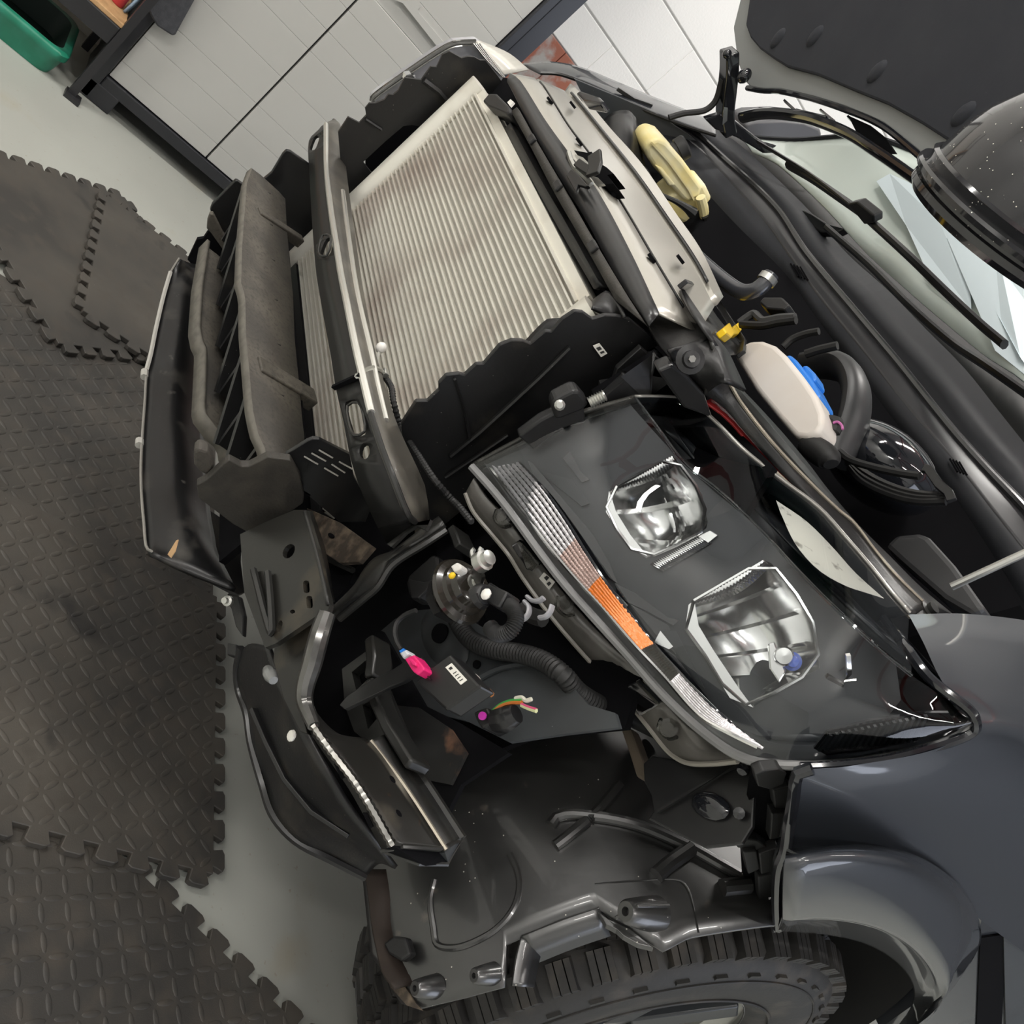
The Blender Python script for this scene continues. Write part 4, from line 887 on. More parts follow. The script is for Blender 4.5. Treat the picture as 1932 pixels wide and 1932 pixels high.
# ---------------------------------------------------------------- wheel
WR = .352
wc = np.array([.79, .69, .368])
wh = link('wheel', None, T, wc, 'chunky all-terrain tyre under the arch')
prof = [(.205, -.10), (.225, -.112), (.285, -.122), (.326, -.116), (.345, -.102), (WR, -.065), (WR + .002, 0), (WR, .065), (.345, .102), (.326, .116), (.285, .124), (.24, .118), (.222, .110), (.212, .102), (.205, .095)]
m_tyre = mat('dusty_tyre_rubber', (.020, .019, .018), .62, n=[(20, (.065, .055, .045), .5, .8, 8)], bump=(200, .15))
emit('tyre', lathe(wc, (1, 0, 0), prof, 72), m_tyre, wh, smooth=50)
rimprof = [(.206, .097), (.212, .095), (.212, .085), (.19, .065), (.185, .02), (.06, .03), (.05, .06), (0, .06)]
emit('rim', lathe(wc, (1, 0, 0), rimprof, 48), m_zinc, wh, smooth=40)
for k in range(6):
    t = k * math.pi / 3; u = np.array([0, math.cos(t), math.sin(t)])
    emit('spoke', bar([wc + u * .04 + np.array([.06, 0, 0]), wc + u * .20 + np.array([.082, 0, 0])], .05, .025, up=(1, 0, 0)), m_greyin, wh, bevel=.004)
NB = 44
for row, (x, ww, ll, rr, hgt, sk) in enumerate(((-.088, .042, .032, .347, .016, 0), (-.040, .044, .034, .352, .013, .3), (.006, .038, .032, .353, .013, -.3), (.048, .038, .034, .352, .013, .3), (.092, .040, .034, .343, .022, 0))):
    first = None
    for k in range(NB):
        t = 2 * math.pi * (k + .5 * (row % 2)) / NB
        if row in (0, 4): rr2 = rr + (0.004 if k % 2 else 0)
        else: rr2 = rr
        u = np.array([0, math.cos(t), math.sin(t)]); v = np.array([0, -math.sin(t), math.cos(t)]); X = np.array([1., 0, 0])
        if first is None:
            tilt = .35 * (1 if x > .08 else -1 if x < -.08 else 0)
            c = wc + u * (rr + hgt / 2 - .004) + X * x
            A = [math.cos(sk) * X + math.sin(sk) * v - u * tilt * .8, -math.sin(sk) * X + math.cos(sk) * v, u + X * tilt * .8]
            A = [a_ / np.linalg.norm(a_) for a_ in A]
            gw = .0016; pr2 = [(-.5, -.5)]
            xs_ = [-.5, -.18 - gw / ll, -.18, .15 - gw / ll, .15, .5] if row else [-.5, .5]
            prf = [(-.5, -.5), (.5, -.5)] + [(xs_[-1] - .05, .5)]
            if row: prf += [(.15 + gw / ll, .5), (.15 + gw / ll, -.15), (.15, -.15), (.15, .5), (-.17, .5), (-.17, -.15), (-.17 - gw / ll, -.15), (-.17 - gw / ll, .5)]
            prf += [(-.45, .5)]
            n_ = len(prf)
            kx = lambda sx, sz: sx * ww / 2 * (1 if sz < 0 else .92)
            Vt = np.array([(c - wc) + A[0] * (kx(sx, pz) + .14 * ww * py * (1 if row in (1, 2, 3) else 0)) + A[1] * py * ll + A[2] * pz * hgt for sx in (-1, 1) for py, pz in prf])
            me = bpy.data.meshes.new('tread_block')
            me.from_pydata(Vt.tolist(), [], [tuple(range(n_)), tuple(reversed(range(n_, 2 * n_)))] + [(i, i + n_, (i + 1) % n_ + n_, (i + 1) % n_) for i in range(n_)])
            me.materials.append(m_tyre); first = t
        o = bpy.data.objects.new('tread_block', me); COL.objects.link(o); o.parent = wh; o.rotation_euler = (t - first, 0, 0)
for k in range(36):
    t = 2 * math.pi * k / 36; u = np.array([0, math.cos(t), math.sin(t)]); v = np.array([0, -math.sin(t), math.cos(t)])
    if u[2] < -.3 or abs(u[1]) > .99: continue
    emit('sidewall_bar', box(wc + u * .316 + np.array([.1195, 0, 0]), (.005, .018, .006), ((1, 0, 0), v, u)), m_tyre, wh, smooth=0)
emit('sidewall_ring', tube([wc + np.array([.1215, .302 * math.cos(t), .302 * math.sin(t)]) for t in np.linspace(-.5, math.pi + .5, 60)], .0018, 6), m_tyre, wh)
emit('sidewall_ring', tube([wc + np.array([.118, .235 * math.cos(t), .235 * math.sin(t)]) for t in np.linspace(-.5, math.pi + .5, 60)], .0025, 6), m_tyre, wh)
# ---------------------------------------------------------------- engine bay
bay = link('engine_bay', None, T, (0, .5, .8))
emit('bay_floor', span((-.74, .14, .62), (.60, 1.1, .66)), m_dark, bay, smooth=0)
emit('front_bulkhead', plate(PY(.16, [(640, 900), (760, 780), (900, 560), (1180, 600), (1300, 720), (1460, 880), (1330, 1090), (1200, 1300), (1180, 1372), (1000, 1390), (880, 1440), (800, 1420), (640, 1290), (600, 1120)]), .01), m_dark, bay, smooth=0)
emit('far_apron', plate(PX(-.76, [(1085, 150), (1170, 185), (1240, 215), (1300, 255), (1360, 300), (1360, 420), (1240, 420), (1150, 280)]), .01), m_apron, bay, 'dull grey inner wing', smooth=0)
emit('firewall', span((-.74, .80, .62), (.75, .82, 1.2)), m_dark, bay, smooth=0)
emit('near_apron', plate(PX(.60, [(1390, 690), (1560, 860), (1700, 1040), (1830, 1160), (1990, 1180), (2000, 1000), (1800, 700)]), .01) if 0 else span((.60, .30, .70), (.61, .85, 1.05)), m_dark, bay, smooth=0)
emit('grey_cover', plate(PY(.62, [(1668, 1030), (1690, 1008), (1735, 1004), (1752, 1012), (1800, 1065), (1860, 1150), (1830, 1160), (1780, 1130), (1700, 1060)]), .05), mat('dark_grey_cover', (.06, .06, .062), .5), bay, 'dark grey cover', smooth=0, bevel=.008)
emit('strut_tower', loft([PX(-.70, [(1140, 225), (1155, 212), (1185, 208), (1200, 222)]), PX(-.62, [(1140, 262), (1165, 245), (1195, 250), (1215, 300)]), PX(-.55, [(1150, 300), (1180, 290), (1205, 310), (1230, 350)])], 12, 10), m_satin, bay, smooth=60, solid=.004)
# brake fluid reservoir
br = link('brake_fluid_reservoir', None, T, PX(-.60, [(1270, 330)])[0], 'cream yellow brake fluid reservoir with a black cap')
m_cream = mat('cream_plastic', (.78, .66, .28), .35, n=[(14, (.84, .78, .52), .4, .7)])
emit('reservoir_body', plate(PX(-.56, [(1217, 282), (1227, 266), (1242, 261), (1258, 267), (1290, 303), (1326, 353), (1321, 372), (1297, 383), (1288, 377), (1262, 347), (1235, 318), (1222, 298)]), .09), m_cream, br, bevel=.012, seg=3, smooth=40)
emit('seam', bar(PX(-.557, [(1228, 268), (1262, 305), (1300, 358), (1310, 378)]), .003, .004), m_cream, br)
emit('reservoir_sump', plate(PX(-.57, [(1245, 384), (1270, 364), (1330, 345), (1344, 375), (1347, 412), (1298, 428), (1272, 414)]), .08), m_cream, br, bevel=.010, seg=3, smooth=40)
emit('side_port', plate(PX(-.555, [(1236, 312), (1250, 318), (1275, 350), (1262, 352)]), .02), m_cream, br, bevel=.004)
cp_ = PX(-.60, [(1270, 290), (1288, 279)]); ax = cp_[1] - cp_[0]
emit('reservoir_cap', lathe(cp_[0], ax, [(0, 0), (.022, 0), (.022, .012), (.026, .012), (.026, .030), (.022, .034), (0, .034)], 20), m_rubber, br, 'black screw cap')
emit('outlet', tube(PX(-.55, [(1322, 372), (1328, 395), (1330, 412)]), .011, 10), m_cream, br)
emit('hose', tube(PX(-.54, [(1330, 408), (1340, 440), (1348, 470), (1350, 505), (1340, 540)]), .008, 8, 60, corr=.12), m_rubber, br)
emit('plug', tube(PX(-.54, [(1248, 368), (1275, 380), (1295, 392), (1308, 402)]), [.005, .006, .009, .013], 8, 16), m_rubber, br)
emit('wire', tube(PX(-.54, [(1200, 320), (1216, 318), (1232, 345), (1250, 368)]), .004, 6, 16), m_rubber, br)
emit('white_tab', plate(PX(-.55, [(1245, 388), (1258, 380), (1268, 400), (1285, 422), (1278, 428), (1260, 405)]), .02), m_white, br, smooth=0, bevel=.003)
# pipe and hoses behind the slam panel
emit('coolant_pipe', tube(PY(.28, [(1270, 430), (1300, 470), (1340, 508), (1380, 540), (1402, 551), (1425, 548), (1442, 535), (1456, 518)]), .012, 12, 50), mat('grey_rubber_pipe', (.045, .047, .055), .22, spec=.8), T, 'bent grey rubber pipe')
emit('hose_clamp', tube(PY(.28, [(1444, 532), (1452, 522)]), .0145, 12), m_zinc, T)
for pts, r in (([(1395, 610), (1408, 600), (1422, 592), (1430, 598), (1440, 605), (1470, 600), (1500, 598)], .007), ([(1398, 612), (1440, 614), (1470, 608), (1502, 604)], .007), ([(1478, 655), (1495, 640), (1520, 630), (1545, 625)], .006), ([(1520, 668), (1545, 660), (1580, 652)], .007)):
    emit('hose', tube(PY(.45, pts), r, 8, 30), mat('grey_hose', (.05, .05, .05), .5) if pts[0][0] == 1395 else m_rubber, T)
emit('connector_block', plate(PY(.45, [(1432, 570), (1440, 560), (1475, 560), (1490, 575), (1478, 585), (1445, 582)]), .03), m_plastic, T, smooth=0, bevel=.003)
# washer bottle
wb = link('washer_bottle', None, T, PY(.36, [(1470, 740)])[0], 'off-white washer fluid bottle with a blue cap')
emit('bottle_body', plate(PY(.34, [(1383, 668), (1395, 652), (1415, 642), (1438, 641), (1462, 650), (1482, 668), (1512, 705), (1540, 745), (1553, 778), (1554, 800), (1543, 818), (1522, 826), (1500, 824), (1470, 790), (1425, 735)]), .05), mat('off_white_plastic', (.74, .68, .62), .4, n=[(8, (.80, .76, .72), .4, .7)]), wb, bevel=.020, seg=5, smooth=60)
emit('cap_base', plate(PY(.37, [(1480, 672), (1490, 668), (1502, 678), (1530, 712), (1548, 746), (1544, 756), (1530, 742), (1500, 704)]), .05), mat('blue_plastic', (.02, .20, .70), .35), wb, 'bright blue cap', smooth=0, bevel=.004)
emit('cap_knob', plate(PY(.375, [(1512, 690), (1522, 688), (1536, 702), (1540, 716), (1532, 722), (1520, 712)]), .035), bpy.data.materials['blue_plastic'], wb, smooth=0, bevel=.004)
emit('pump', tube(PY(.36, [(1522, 838), (1545, 852), (1565, 868), (1568, 876)]), [.016, .018, .016, .010], 12, 14), m_rubber, wb)
emit('pump_plug', tube(PY(.38, [(1556, 800), (1568, 796), (1578, 800), (1572, 815)]), .010, 8, 12), m_rubber, wb)
emit('pink_wire', tube(PY(.37, [(1572, 798), (1580, 796), (1588, 802), (1590, 810)]), .0018, 6, 12), mat('pink_wire', (.55, .15, .4), .4), wb)
# big intake hose and air box
emit('intake_hose', tube(PY(.50, [(1520, 690), (1560, 688), (1590, 695), (1608, 715), (1616, 745), (1612, 785), (1600, 820), (1588, 850), (1580, 870)]), [.03, .034, .036, .036, .036, .036, .034, .032, .03], 16, 50, sq=.55), mat('grey_black_rubber', (.035, .035, .036), .4), T, 'wide curved intake hose')
emit('air_filter_lid', ell(PY(.62, [(1660, 880)])[0], (.10, 0, .02), (-.01, .10, .02), (0, -.03, .06), 28), m_piano, T, 'glossy black air filter lid')
for k in range(3):
    emit('intake_lip', tube(PY(.48, [(1596 + k * 4, 862 + k * 10), (1630, 892 + k * 9), (1680, 918 + k * 8), (1730, 932 + k * 7), (1785, 936 + k * 5)]), .006, 8, 30), m_satin, T)
emit('intake_clip', bar(PY(.47, [(1742, 884), (1752, 886), (1772, 915), (1790, 930), (1796, 945)]), .008, .012), m_satin, T, bevel=.001)
emit('cable', tube(PY(.46, [(1584, 852), (1605, 868), (1650, 882), (1700, 893), (1735, 898)]), .006, 8, 40), m_rubber, T)
# wing rail, near side
rl = link('wing_rail', None, T, (.6, .25, 1.09), 'black glossy wing rail beside the headlight')
ra = [(1344, 640, .475), (1365, 690, .47), (1392, 725, .475), (1430, 765, .495), (1480, 820, .52), (1530, 880, .55), (1560, 920, .565), (1620, 990, .60), (1680, 1050, .635), (1740, 1110, .67), (1800, 1160, .70)]
rm_ = [(1348, 655, .485), (1364, 690, .482), (1376, 722, .487), (1400, 762, .505), (1460, 838, .55), (1530, 912, .588), (1582, 962, .615), (1610, 985, .63), (1652, 1040, .66), (1690, 1085, .69), (1750, 1144, .725)]
rb = [(1330, 745, .50), (1350, 757, .50), (1374, 777, .507), (1405, 815, .527), (1460, 878, .565), (1530, 945, .605), (1575, 990, .632), (1610, 1035, .66), (1650, 1085, .692), (1690, 1130, .725), (1722, 1160, .75)]
emit('rail_top', loft([Q('X', ra), Q('X', rm_)], 40, 4), m_steel, rl, smooth=40, solid=.004)
emit('rail_side', loft([Q('X', rm_), Q('X', rb)], 40, 4), m_dust2, rl, smooth=40, solid=.004)
m_edge = mat('bright_edge_metal', (.42, .38, .31), .25, metal=.6)
emit('edge_highlight', tube(Q('X', rm_[2:]), .0022, 6, 60), m_edge, rl, 'edge with a painted highlight')  # pale tubes paint the highlight lines along the rail's ridges
emit('edge_highlight', tube([p + np.array([.006, -.008, -.003]) for p in Q('X', rb[4:])], .0022, 6, 60), m_edge, rl)
emit('clip_plate', plate(Q('X', [(1640, 1092, .69), (1648, 1078, .685), (1672, 1094, .70), (1668, 1104, .71)]), .003), m_zinc, rl, smooth=0)
emit('bolt', lathe(Q('X', [(1752, 1152, .73)])[0], (.2, -.3, 1), [(.012, 0), (.012, .002), (.007, .003), (.007, .008), (0, .008)], 14), m_steel, rl)
emit('bolt_plate', plate(Q('X', [(1726, 1158, .74), (1736, 1140, .725), (1768, 1146, .73), (1795, 1158, .72), (1760, 1164, .74)]), .003), m_plastic, rl, smooth=0)
pr_ = link('prop_rod', None, T, Q('Y', [(1797, 1106, .5)])[0], 'thin grey bonnet prop rod')
emit('rod', tube(PY(.5, [(1795, 1107), (1932, 1044), (2060, 985)]), .0052, 10), m_zinc, pr_)
# far wing
fw = link('fender', None, T, (-.85, .4, 1.1), 'far front fender beyond the engine bay')
fr = [[(985, 120, -.88), (1040, 116, -.88), (1095, 126, -.88), (1160, 152, -.87), (1230, 181, -.86), (1300, 209, -.85), (1350, 228, -.84)],
      [(1000, 128, -.84), (1045, 127, -.83), (1100, 140, -.82), (1165, 168, -.81), (1232, 198, -.80), (1300, 224, -.79), (1350, 243, -.78)],
      [(1020, 138, -.80), (1055, 140, -.79), (1105, 158, -.78), (1170, 188, -.77), (1234, 216, -.76), (1300, 240, -.75), (1350, 256, -.74)]]
emit('fender_skin', loft([Q('X', r) for r in fr], 40, 8), m_paint, fw, smooth=50, solid=.004)
emit('gutter_edge', tube(Q('X', fr[2]), .004, 6, 40), m_steel, fw)
emit('wing_clips', bar(Q('X', [(1165, 168, -.79), (1195, 188, -.79), (1230, 200, -.79)]), .006, .008), m_steel, fw, bevel=.001)

# ---------------------------------------------------------------- scuttle, windscreen, wipers
cw = link('scuttle_panel', None, T, (0, .75, 1.2), 'long grey black scuttle panel under the windscreen')
def cy_(pts): return Q('Y', pts)
w0 = [(1188, 262, .48), (1296, 330, .60), (1395, 430, .66), (1484, 519, .70), (1535, 591, .71), (1587, 661, .72), (1639, 728, .72), (1691, 798, .73), (1755, 873, .74), (1820, 964, .76), (1932, 1140, .80), (2050, 1330, .84)]
w1 = [(1205, 218, .48), (1290, 258, .585), (1340, 303, .64), (1440, 415, .69), (1497, 495, .70), (1548, 565, .71), (1639, 677, .72), (1717, 775, .73), (1794, 863, .745), (1885, 980, .77), (1980, 1100, .80), (2080, 1230, .83)]
w2 = [(1210, 212, .485), (1296, 250, .59), (1348, 294, .65), (1450, 403, .70), (1510, 484, .71), (1560, 548, .72), (1652, 660, .73), (1730, 755, .745), (1806, 845, .76), (1900, 955, .785), (1990, 1070, .81), (2090, 1200, .84)]
w3 = [(1219, 207, .50), (1296, 244, .60), (1348, 288, .66), (1460, 392, .715), (1517, 478, .73), (1613, 594, .74), (1691, 687, .75), (1794, 816, .77), (1860, 890, .785), (1932, 966, .80), (2010, 1060, .82), (2110, 1180, .85)]
w4 = [(1226, 206, .52), (1305, 240, .62), (1356, 282, .68), (1466, 385, .73), (1525, 470, .745), (1622, 586, .755), (1701, 679, .765), (1804, 806, .785), (1872, 880, .80), (1945, 955, .815), (2020, 1045, .835), (2120, 1165, .865)]
w5 = [(1300, 225, .68), (1370, 255, .78), (1410, 285, .84), (1520, 390, .88), (1600, 480, .89), (1678, 550, .89), (1743, 617, .89), (1820, 695, .90), (1880, 770, .91), (1932, 835, .92), (2010, 930, .94), (2110, 1050, .96)]
w6 = [(1340, 222, .75), (1400, 245, .85), (1450, 275, .90), (1560, 385, .94), (1640, 478, .95), (1710, 540, .95), (1794, 610, .96), (1856, 662, .97), (1900, 690, .98), (1940, 712, .99), (2020, 800, 1.0), (2120, 920, 1.02)]
m_cowl = mat('grey_black_scuttle', (.020, .021, .024), .5, spec=.12, n=[(6, (.026, .027, .030), .4, .7)])
emit('front_wall', loft([cy_(w0), cy_(w1)], 50), m_cowl, cw, smooth=40, solid=.004)
emit('lower_wall', loft([cy_(w0), [p + np.array([0, .03, -.45]) for p in cy_(w0)]], 50), m_dark, cw, smooth=40, solid=.004)
emit('bonnet_seal', loft([cy_(w1), cy_(w2), cy_(w3), cy_(w4)], 50, 10), m_seal, cw, 'long rubber bonnet seal', smooth=60, solid=.004)
emit('seal_bead', tube([p + np.array([0, 0, .003]) for p in cy_(w3)], .0075, 8, 80), mat('satin_rubber_bead', (.02, .02, .021), .2, spec=.8), cw)
emit('top_panel', loft([cy_(w4), cy_(w5)], 50), m_cowl, cw, smooth=40, solid=.004)
emit('wiper_well', loft([cy_(w5), cy_(w6)], 50), m_rubber, cw, smooth=40, solid=.004)
emit('round_cover', lathe(Q('Y', [(1648, 570, .84)])[0], (0, -.35, .94), [(.030, 0), (.030, .004), (.026, .006), (.0255, .003), (0, .003)], 28), m_cowl, cw)
for (x, y) in ((1500, 512), (1800, 880)):
    for k in range(4): emit('vent_slot', bar(Q('Y', [(x - 8 + k * 6, y - 14 + k * 2, .70 if x < 1600 else .74), (x + 6 + k * 6, y + 10 + k * 2, .70 if x < 1600 else .74)]), .004, .003), m_dark, cw)
ws = link('windscreen', None, T, (0, 1.2, 1.5), 'pale green windscreen')
gt = Q('X', [(1400, 258, -.86), (1450, 262, -.80), (1500, 264, -.72), (1640, 258, -.52), (1740, 290, -.40), (1850, 320, -.26), (1990, 400, -.08), (2120, 560, .1)])
gb = Q('X', [(1420, 285, -.74), (1450, 298, -.68), (1480, 318, -.60), (1560, 395, -.42), (1640, 483, -.27), (1710, 546, -.13), (1794, 618, .0), (1860, 672, .10), (1940, 725, .20), (2040, 840, .30)])
gt_, gb_ = resample(gt, 40), resample(gb, 40)
m_glass = clear('windscreen_glass', (.80, .90, .84), 1.7, .0, .78, (.88, .97, .90))  # diffuse share paints the reflection haze into the glass
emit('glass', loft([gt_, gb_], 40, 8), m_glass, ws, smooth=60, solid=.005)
emit('glass_edge', tube(gt_[:22], .006, 6, 20), m_cowl, ws)
GI = lambda s_, t_, dd: (lambda p, q: p * (1 - t_) + q * t_ + np.array([-.02, .03, -.01]) * dd)(gt_[int(s_ * 39)], gb_[int(s_ * 39)])
m_glare = mat('pale_blue_glare', (.74, .84, .88), .6)
for lab, pts in (('pale blue painted reflection on the glass', [(.42, .42), (.46, .30), (.56, .30), (.60, .48), (.68, .52), (.74, .85), (.62, .86), (.52, .62)]), ('white painted glare below the lamp', [(.64, .55), (.70, .40), (.80, .72), (.90, .98), (.80, .96)]), ('pale painted glare below the lamp', [(.70, .30), (.80, .30), (.99, .5), (.99, .98), (.86, .92), (.76, .72)])):
    emit('glare_sheet', plate([GI(s_, t_, -.35) for s_, t_ in pts], .002), m_glare, ws, lab, smooth=0)  # windscreen reflections and glare built as pale sheets on the glass
gxs = [1420, 1450, 1480, 1560, 1640, 1710, 1794, 1860, 1940, 2040]; gX = [-.74, -.68, -.60, -.42, -.27, -.13, 0, .10, .20, .30]
WIP = lambda pts, d: Q('X', [(*q, np.interp(q[0], gxs, gX) + d) for q in pts])
for nm, pts, r, d_ in (('wiper_blade', [(1488, 312), (1530, 336), (1580, 370), (1620, 398), (1646, 418)], .013, .05), ('wiper_blade', [(1640, 415), (1720, 488), (1790, 556), (1850, 612), (1895, 650)], .013, .05), ('wiper_arm', [(1430, 268), (1470, 292), (1530, 330), (1600, 384), (1640, 420)], .006, .07), ('wiper_arm', [(1560, 430), (1640, 500), (1720, 580), (1800, 650), (1860, 690), (1960, 760)], .012, .07)):
    emit(nm, tube(WIP(pts, d_), r, 8, 30, sq=.6), m_satin, cw)
emit('wiper_joint', plate(WIP([(1598, 384), (1616, 380), (1648, 406), (1648, 420), (1630, 424)], .08), .02), m_plastic, cw, smooth=0, bevel=.003)
emit('wiper_pivot_cover', plate(PY(.84, [(1502, 408), (1506, 397), (1516, 395), (1532, 402), (1560, 420), (1598, 430), (1580, 438), (1548, 438), (1520, 424)]), .02), m_satin, cw, smooth=0, bevel=.004)
emit('pivot_bolt', ell(PY(.84, [(1494, 420)])[0], (.008, 0, 0), (0, .008, 0), (0, 0, .006), 10), m_zinc, cw)
# far door mirror
mi = link('door_mirror', None, T, PX(-1.02, [(1480, 248)])[0], 'far door mirror under the bonnet edge')
emit('mirror_shell', plate(PX(-1.0, [(1405, 235), (1425, 228), (1480, 226), (1520, 230), (1548, 242), (1552, 256), (1545, 268), (1410, 268), (1404, 250)]), .10), mat('grey_mirror_shell', (.10, .10, .105), .35), mi, bevel=.02, seg=4, smooth=60)

# ---------------------------------------------------------------- raised bonnet
bo = link('bonnet', None, T, (-.1, .45, 1.6), 'raised bonnet with a dark insulation pad and grey rim')
BN = np.array([0, -.86, -.51]); BN /= np.linalg.norm(BN); BP = np.array([-.72, .60, 1.33])
BQ = lambda pts, d=0: PN(BP + BN * d, BN, pts)
m_rimg = mat('grey_primer_rim', (.27, .28, .275), .42)
outer = [(1405, -160), (1396, 0), (1383, 52), (1387, 85), (1391, 114), (1402, 150), (1418, 168), (1432, 169), (1471, 169), (1535, 184), (1598, 204), (1665, 233), (1730, 285), (1786, 339), (1860, 420), (1950, 520), (2060, 660), (2160, 500), (2120, 160), (1900, -200)]
emit('bonnet_skin', plate(BQ(outer), .02), m_rimg, bo, 'grey inner rim of the bonnet', smooth=0, bevel=.004)
inner = [(1420, -160), (1413, 0), (1406, 47), (1415, 72), (1432, 92), (1460, 112), (1484, 127), (1541, 142), (1613, 173), (1673, 197), (1735, 232), (1789, 267), (1800, 266), (1825, 293), (1870, 350), (1960, 450), (2080, 600), (2140, 480), (2100, 170), (1890, -180)]
m_pad = mat('charcoal_insulation', (.026, .028, .036), .85, n=[(8, (.032, .034, .042), .4, .7)], bump=(50, .2), speck=(70, (.3, .3, .3), .02))
pad = emit('insulation_pad', plate(BQ(inner, .012), .012), m_pad, bo, 'dark felt insulation pad', smooth=0, bevel=.005)
for q in ((1468, 72), (1538, 68), (1655, 135), (1818, 215)):
    c = BQ([q], .012)[0]
    emit('dimple', ell(c, (.010, .006, -.010), (-.014, .010, -.018), BN * .006, 12), m_pad, bo)
edge = [(1400, 222), (1432, 215), (1463, 214), (1510, 220), (1541, 228), (1600, 252), (1652, 285), (1700, 318), (1766, 367), (1850, 450)]
emit('rear_edge', tube(BQ(edge, .01), .0135, 10, 50, sq=.7), m_piano, bo, 'black curved rear edge')
emit('rim_fold', tube(BQ([(1410, 166), (1440, 171), (1471, 172), (1535, 187), (1598, 208), (1665, 238), (1730, 290), (1790, 344)], .004), .006, 8, 40), m_piano, bo)
for a, b in (((1432, 205), (1490, 208)), ((1480, 190), (1502, 210)), ((1502, 208), (1560, 222)), ((1548, 208), (1575, 230)), ((1600, 220), (1640, 260))):
    emit('edge_brace', bar(BQ([a, b], -.002), .006, .004), m_piano, bo)
emit('edge_cap', plate(BQ([(1600, 218), (1640, 236), (1670, 260), (1690, 290), (1680, 290), (1640, 270), (1615, 248)], .002), .004), m_dark, bo, smooth=0)
hg = link('bonnet_hinge', None, T, PX(-.72, [(1375, 180)])[0], 'glossy black far bonnet hinge')
emit('hinge_arm', bar(PX(-.70, [(1376, 95), (1376, 130), (1372, 170), (1368, 215), (1374, 250)]), .045, .03, k=14, smooth=True), m_piano, hg, bevel=.004)
emit('hinge_bolt', ell(PX(-.66, [(1404, 143)])[0], (.014, 0, 0), (0, .014, 0), (0, 0, .018), 12), m_piano, hg)
emit('hinge_bolt', ell(PX(-.66, [(1372, 102)])[0], (.010, 0, 0), (0, .010, 0), (0, 0, .010), 12), m_piano, hg)
emit('hinge_base', plate(PX(-.68, [(1330, 225), (1362, 215), (1390, 230), (1430, 262), (1470, 290), (1440, 290), (1395, 262), (1350, 245)]), .02), m_piano, hg, smooth=0, bevel=.004)
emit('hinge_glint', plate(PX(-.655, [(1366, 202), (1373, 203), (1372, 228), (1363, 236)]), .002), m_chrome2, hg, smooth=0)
emit('washer_hose', tube(PX(-.70, [(1362, 150), (1350, 190), (1330, 208), (1290, 214), (1262, 222)]), .007, 8, 40), m_rubber, T)
emit('far_gutter', tube(PX(-.74, [(1388, 250), (1420, 268), (1460, 280), (1500, 300), (1560, 330)]), .008, 8, 20), m_piano, T)
# ---------------------------------------------------------------- near-side brackets, arms and lower parts
emit('support_arm', loft([Q('Y', [(827, 973, -.03), (780, 1008, -.04), (739, 1038, -.05), (706, 1052, -.05), (685, 1075, -.05), (666, 1105, -.05), (625, 1146, -.05)]), Q('Y', [(836, 985, -.038), (790, 1018, -.048), (741, 1050, -.058), (710, 1075, -.058), (690, 1095, -.058), (668, 1123, -.058), (625, 1160, -.058)]), Q('Y', [(842, 999, -.03), (801, 1025, -.04), (741, 1064, -.05), (713, 1105, -.05), (690, 1125, -.05), (666, 1141, -.05), (625, 1175, -.05)])], 30, 8), m_steel, T, 'bent black steel support arm', smooth=60, solid=.01)
emit('arm_flange', tube(Q('Y', [(842, 1000, -.035), (801, 1027, -.045), (741, 1066, -.055), (713, 1107, -.055), (690, 1127, -.055), (640, 1168, -.055)]), .004, 6, 30), m_steel, T)
emit('gusset_plate', plate(PY(-.03, [(578, 958), (640, 985), (702, 1030), (676, 1060), (640, 1062), (598, 1034)]), .008), m_rust2, T, 'rusty dusty gusset plate', smooth=0, bevel=.001)
emit('gusset_hole', plate(PY(-.032, oval(624, 1010, 6, 4, .6)), .002), m_dark, T, smooth=0)
sb = link('mounting_bracket', None, T, PY(-.12, [(545, 1090)])[0], 'black steel mounting bracket with an oval hole')
emit('bracket_plate', plate(PY(-.12, [(453, 1008), (500, 985), (555, 962), (576, 962), (598, 1034), (622, 1140), (617, 1157), (600, 1160), (520, 1214), (500, 1222), (461, 1118)]), .006, [PY(-.12, oval(545, 1040, 15, 10, -1.0)), PY(-.12, oval(578, 1107, 12, 6, 1.5, 10, .5)), PY(-.12, oval(584, 1136, 12, 6, 1.5, 10, .5)), PY(-.12, oval(552, 1154, 5, 4, 0, 8)), PY(-.12, oval(527, 1182, 12, 5, 1.9, 10))]), m_rust, sb, smooth=0, bevel=.001)
emit('bracket_back', plate(PY(-.08, [(470, 1010), (570, 975), (612, 1140), (520, 1205), (480, 1120)]), .004), m_dark, sb, smooth=0)
emit('bracket_rib', tube(PY(-.125, [(478, 1075), (487, 1110), (500, 1160), (512, 1195), (511, 1150), (508, 1110), (505, 1080)]), .004, 6, 30), m_steel, sb)
emit('bracket_flange', loft([PY(-.12, [(577, 962), (598, 1034), (612, 1090), (622, 1140)]), PY(-.08, [(590, 965), (612, 1030), (624, 1085), (632, 1135)])], 12), m_steel, sb, smooth=30, solid=.004)
emit('inner_box', plate(PY(.0, [(596, 1050), (640, 1062), (676, 1062), (660, 1100), (625, 1140), (612, 1100)]), .01), m_dark, sb, smooth=0)
emit('inner_glint', tube(PY(-.005, [(604, 1046), (640, 1065), (666, 1076)]), .004, 6), m_steel, sb)
